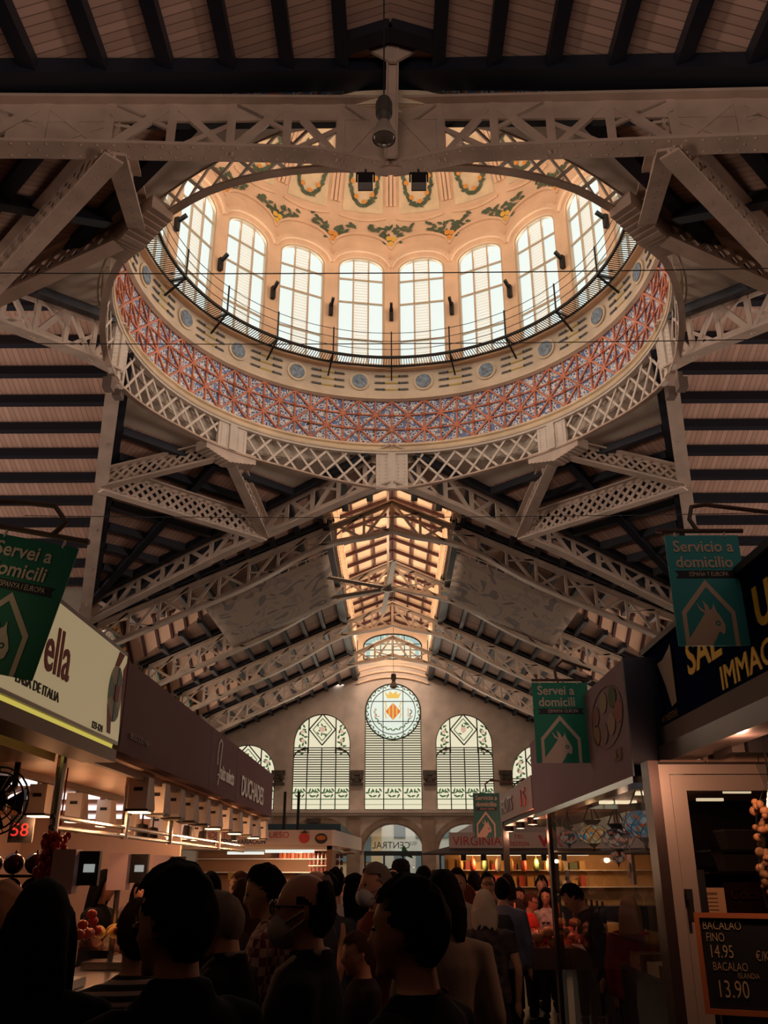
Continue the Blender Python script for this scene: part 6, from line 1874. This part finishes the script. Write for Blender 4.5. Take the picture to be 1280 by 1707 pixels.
P('woman with long straight black hair seen from behind at the lower left corner', 76, 1462, 2.7, 105, ('long', 'black'), DK, coat=True)
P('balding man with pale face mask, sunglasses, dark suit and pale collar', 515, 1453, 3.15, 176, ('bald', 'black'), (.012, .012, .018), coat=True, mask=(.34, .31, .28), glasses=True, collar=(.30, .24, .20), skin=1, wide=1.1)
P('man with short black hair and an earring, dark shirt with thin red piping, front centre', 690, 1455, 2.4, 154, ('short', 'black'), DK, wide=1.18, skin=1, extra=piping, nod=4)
P('person with pinkish blond short hair at the far left edge', 4, 1466, 3.5, 60, ('puffy', 'blond'), (.05, .04, .045), skin=0)
P('woman with a hair clip and a black and white striped top by the left counter', 236, 1496, 3.5, 120, ('bun', 'brown'), topmat=STR, extra=lambda t, d, s: (clip(t, d, s), strap(t, d, s)))
P('older man with short grey hair and dark coat looking down at the left counter', 384, 1480, 3.9, 165, ('short', 'grey'), DK, coat=True, nod=18, collar=(.12, .11, .11), skin=1)
P('woman with brown hair and face mask behind the grey haired man', 412, 1462, 6.1, 150, ('long', 'brown'), (.05, .035, .03), mask=(.16, .13, .12), nod=6)
P('tall young man with dark hair in a red checked shirt looking down', 456, 1436, 4.8, 176, ('short', 'black'), topmat=PLAID, arms=('hold', 'hold'), nod=16, skin=0)
P('woman with long black hair and black shirt reaching over the left counter', 172, 1448, 8.0, 350, ('long', 'black'), (.018, .018, .022), sleeve=.5, arms=('reach', 'reach'), nod=8, skin=2)
P('man in a white shirt and grey waistcoat seen from behind in mid aisle', 559, 1446, 7.8, 95, ('short', 'black'), (.42, .40, .40), arms=('bag', 'hang'))
P('person in a grey blue jacket beside the white shirted man', 545, 1452, 6.9, 80, ('puffy', 'black'), (.05, .06, .075), coat=True)
P('woman with long black hair, black sleeveless top and green skirt in mid aisle', 592, 1455, 7.0, 150, ('long', 'black'), (.012, .012, .016), sleeve=0, skirt=(.10, .13, .05), skin=2)
P('person with light grey hair and pale face mask in a dark red top, centre aisle', 628, 1437, 5.8, 205, ('short', 'grey'), (.14, .03, .03), mask=(.40, .42, .46), skin=2, extra=backpack)
P('man in a black peaked cap standing before the far door', 668, 1433, 10.5, 150, ('short', 'black'), (.05, .04, .04), cap=(.01, .01, .014))
P('dark haired person just right of the peaked cap, seen from behind', 706, 1443, 8.5, 95, ('short', 'black'), (.06, .05, .045))
P('dark haired woman in a long beige jacket right of the front centre man', 738, 1448, 4.6, 88, ('bob', 'black'), (.20, .15, .12), coat=True)
P('young man with short dark hair and pale tee shirt facing the viewer', 762, 1446, 8.2, 262, ('short', 'black'), (.40, .30, .26), sleeve=.5, skin=2)
P('woman with long auburn hair and bare shoulders in mid crowd', 778, 1474, 8.6, 120, ('long', 'red'), (.10, .04, .03), sleeve=0, skin=2)
P('white haired woman in a dark flowered dress seen from behind', 806, 1481, 7.4, 85, ('bob', 'white'), topmat=FLOR, skirt=(.03, .025, .03), sleeve=.5, wide=1.15)
P('man in a pale blue shirt, back turned, beside the white haired woman', 836, 1462, 9.5, 75, ('short', 'black'), (.18, .18, .26), wide=1.1, extra=backpack)
P('man with glasses and dark hair looking towards the viewer, behind the crowd', 812, 1452, 10.0, 275, ('short', 'black'), (.04, .03, .03), glasses=True, skin=1)
P('woman with dark hair tied back in a brown top behind the blue shirt', 865, 1478, 12.3, 255, ('pony', 'black'), (.16, .09, .07), skin=2)
P('boy with glasses in a bright red tee shirt at the fruit stand', 881, 1486, 11.5, 345, ('short', 'brown'), (.62, .045, .03), sleeve=.5, arms=('low', 'low'), glasses=True, nod=10, skin=2)
P('woman in a pale flowered blouse with sunglasses hung at the neck, beside the boy', 909, 1478, 11.8, 250, ('long', 'black'), topmat=FLOR2, sleeve=.5, skin=2, extra=sung)
P('person with dark curly hair behind the woman in the flowered blouse', 902, 1458, 12.8, 260, ('puffy', 'black'), (.03, .025, .03), skin=1)
P('stooping shopkeeper with dark hair inside the glazed shop', 1000, 1458, 8.6, 170, ('short', 'black'), (.03, .025, .03), lean=20, nod=20, skin=2)
P('seated customer with long blond hair and red top seen through the shop glass', 1046, 1492, 7.8, 60, ('long', 'blond'), (.30, .03, .04), skin=2)
P('woman in a pale top far along the left stall', 232, 1468, 11.5, 300, ('long', 'black'), (.30, .22, .2), skin=2)
P('person in a pink checked shirt far along the left stall', 252, 1456, 12.0, 200, ('short', 'black'), (.40, .24, .24), skin=2)
P('person in a turquoise top far along the left stall', 240, 1450, 13.0, 190, ('short', 'black'), (.08, .24, .24), skin=2)
P('fair haired person facing left before the cheese stall', 402, 1452, 9.0, 160, ('short', 'brown'), (.06, .05, .05), skin=0)
P('dark haired person before the jars of the cheese stall', 500, 1455, 9.6, 95, ('puffy', 'black'), (.05, .04, .04))
P('grey haired man in a dark top half hidden behind the balding man', 530, 1450, 5.6, 170, ('bald', 'grey'), (.04, .04, .045), skin=0)
P('dark haired woman between the peaked cap and the masked person', 652, 1452, 7.4, 100, ('bob', 'black'), (.03, .025, .03))
P('dark haired person farther back by the red lettered stall', 790, 1452, 11.5, 95, ('puffy', 'black'), (.04, .04, .05))
P('person with straight dark hair by the golden lit counter', 845, 1455, 12.0, 95, ('long', 'black'), (.05, .03, .03))
P('crouching child with dark hair in the middle of the aisle', 604, 1548, 5.0, 200, ('short', 'brown'), (.03, .02, .025), nod=12, skin=2)
P('shopper in a dark coat partly hidden left of the grey haired man', 352, 1452, 6.6, 110, ('short', 'black'), (.03, .025, .03), coat=True)
P('shopper in a brown coat far down the aisle near the door', 724, 1450, 12.5, 92, ('short', 'brown'), (.10, .07, .05), coat=True)
# shopping trolley glinting in the dark aisle
c = at(600, 1660, Y=3.9)
t = thing('shopping_trolley', (c.x, 3.9, 0), 'dark two wheeled shopping trolley with chrome frame between the front figures', 'trolley')
MB().bb(c.x - .16, c.x + .16, 3.75, 4.0, .14, .74).build('bag', cloth((.03, .02, .025)), t)
MB().tube([(c.x - .17, 4.03, .1), (c.x - .17, 4.03, .95), (c.x - .12, 4.1, 1.02), (c.x + .12, 4.1, 1.02), (c.x + .17, 4.03, .95), (c.x + .17, 4.03, .1)], .011, 8).tube([(c.x - .17, 3.76, .72), (c.x + .17, 3.76, .72)], .01, 8).build('frame', CHROME, t)
for e in (-1, 1): MB().tube([(c.x + e * .17, 4.03, .08), (c.x + e * .20, 4.03, .08)], .08, 14).build('wheel', BLACK, t)

# ================================================================== flat shapes and letters become plain meshes
bpy.context.view_layer.update()
dg = bpy.context.evaluated_depsgraph_get()
swap = {}
for o in [o for o in SC.objects if o.type in ('FONT', 'CURVE')]:
    me = bpy.data.meshes.new_from_object(o.evaluated_get(dg))
    nm = o.name
    o.name = nm + '_old'
    n = bpy.data.objects.new(nm, me); COL.objects.link(n)
    n.parent = o.parent; n.matrix_parent_inverse = o.matrix_parent_inverse.copy(); n.matrix_basis = o.matrix_basis.copy()
    swap[o] = n
for o in SC.objects:
    if o.parent in swap and o not in swap:
        mi = o.matrix_parent_inverse.copy(); mb_ = o.matrix_basis.copy()
        o.parent = swap[o.parent]; o.matrix_parent_inverse = mi; o.matrix_basis = mb_
for o in list(swap): bpy.data.objects.remove(o)
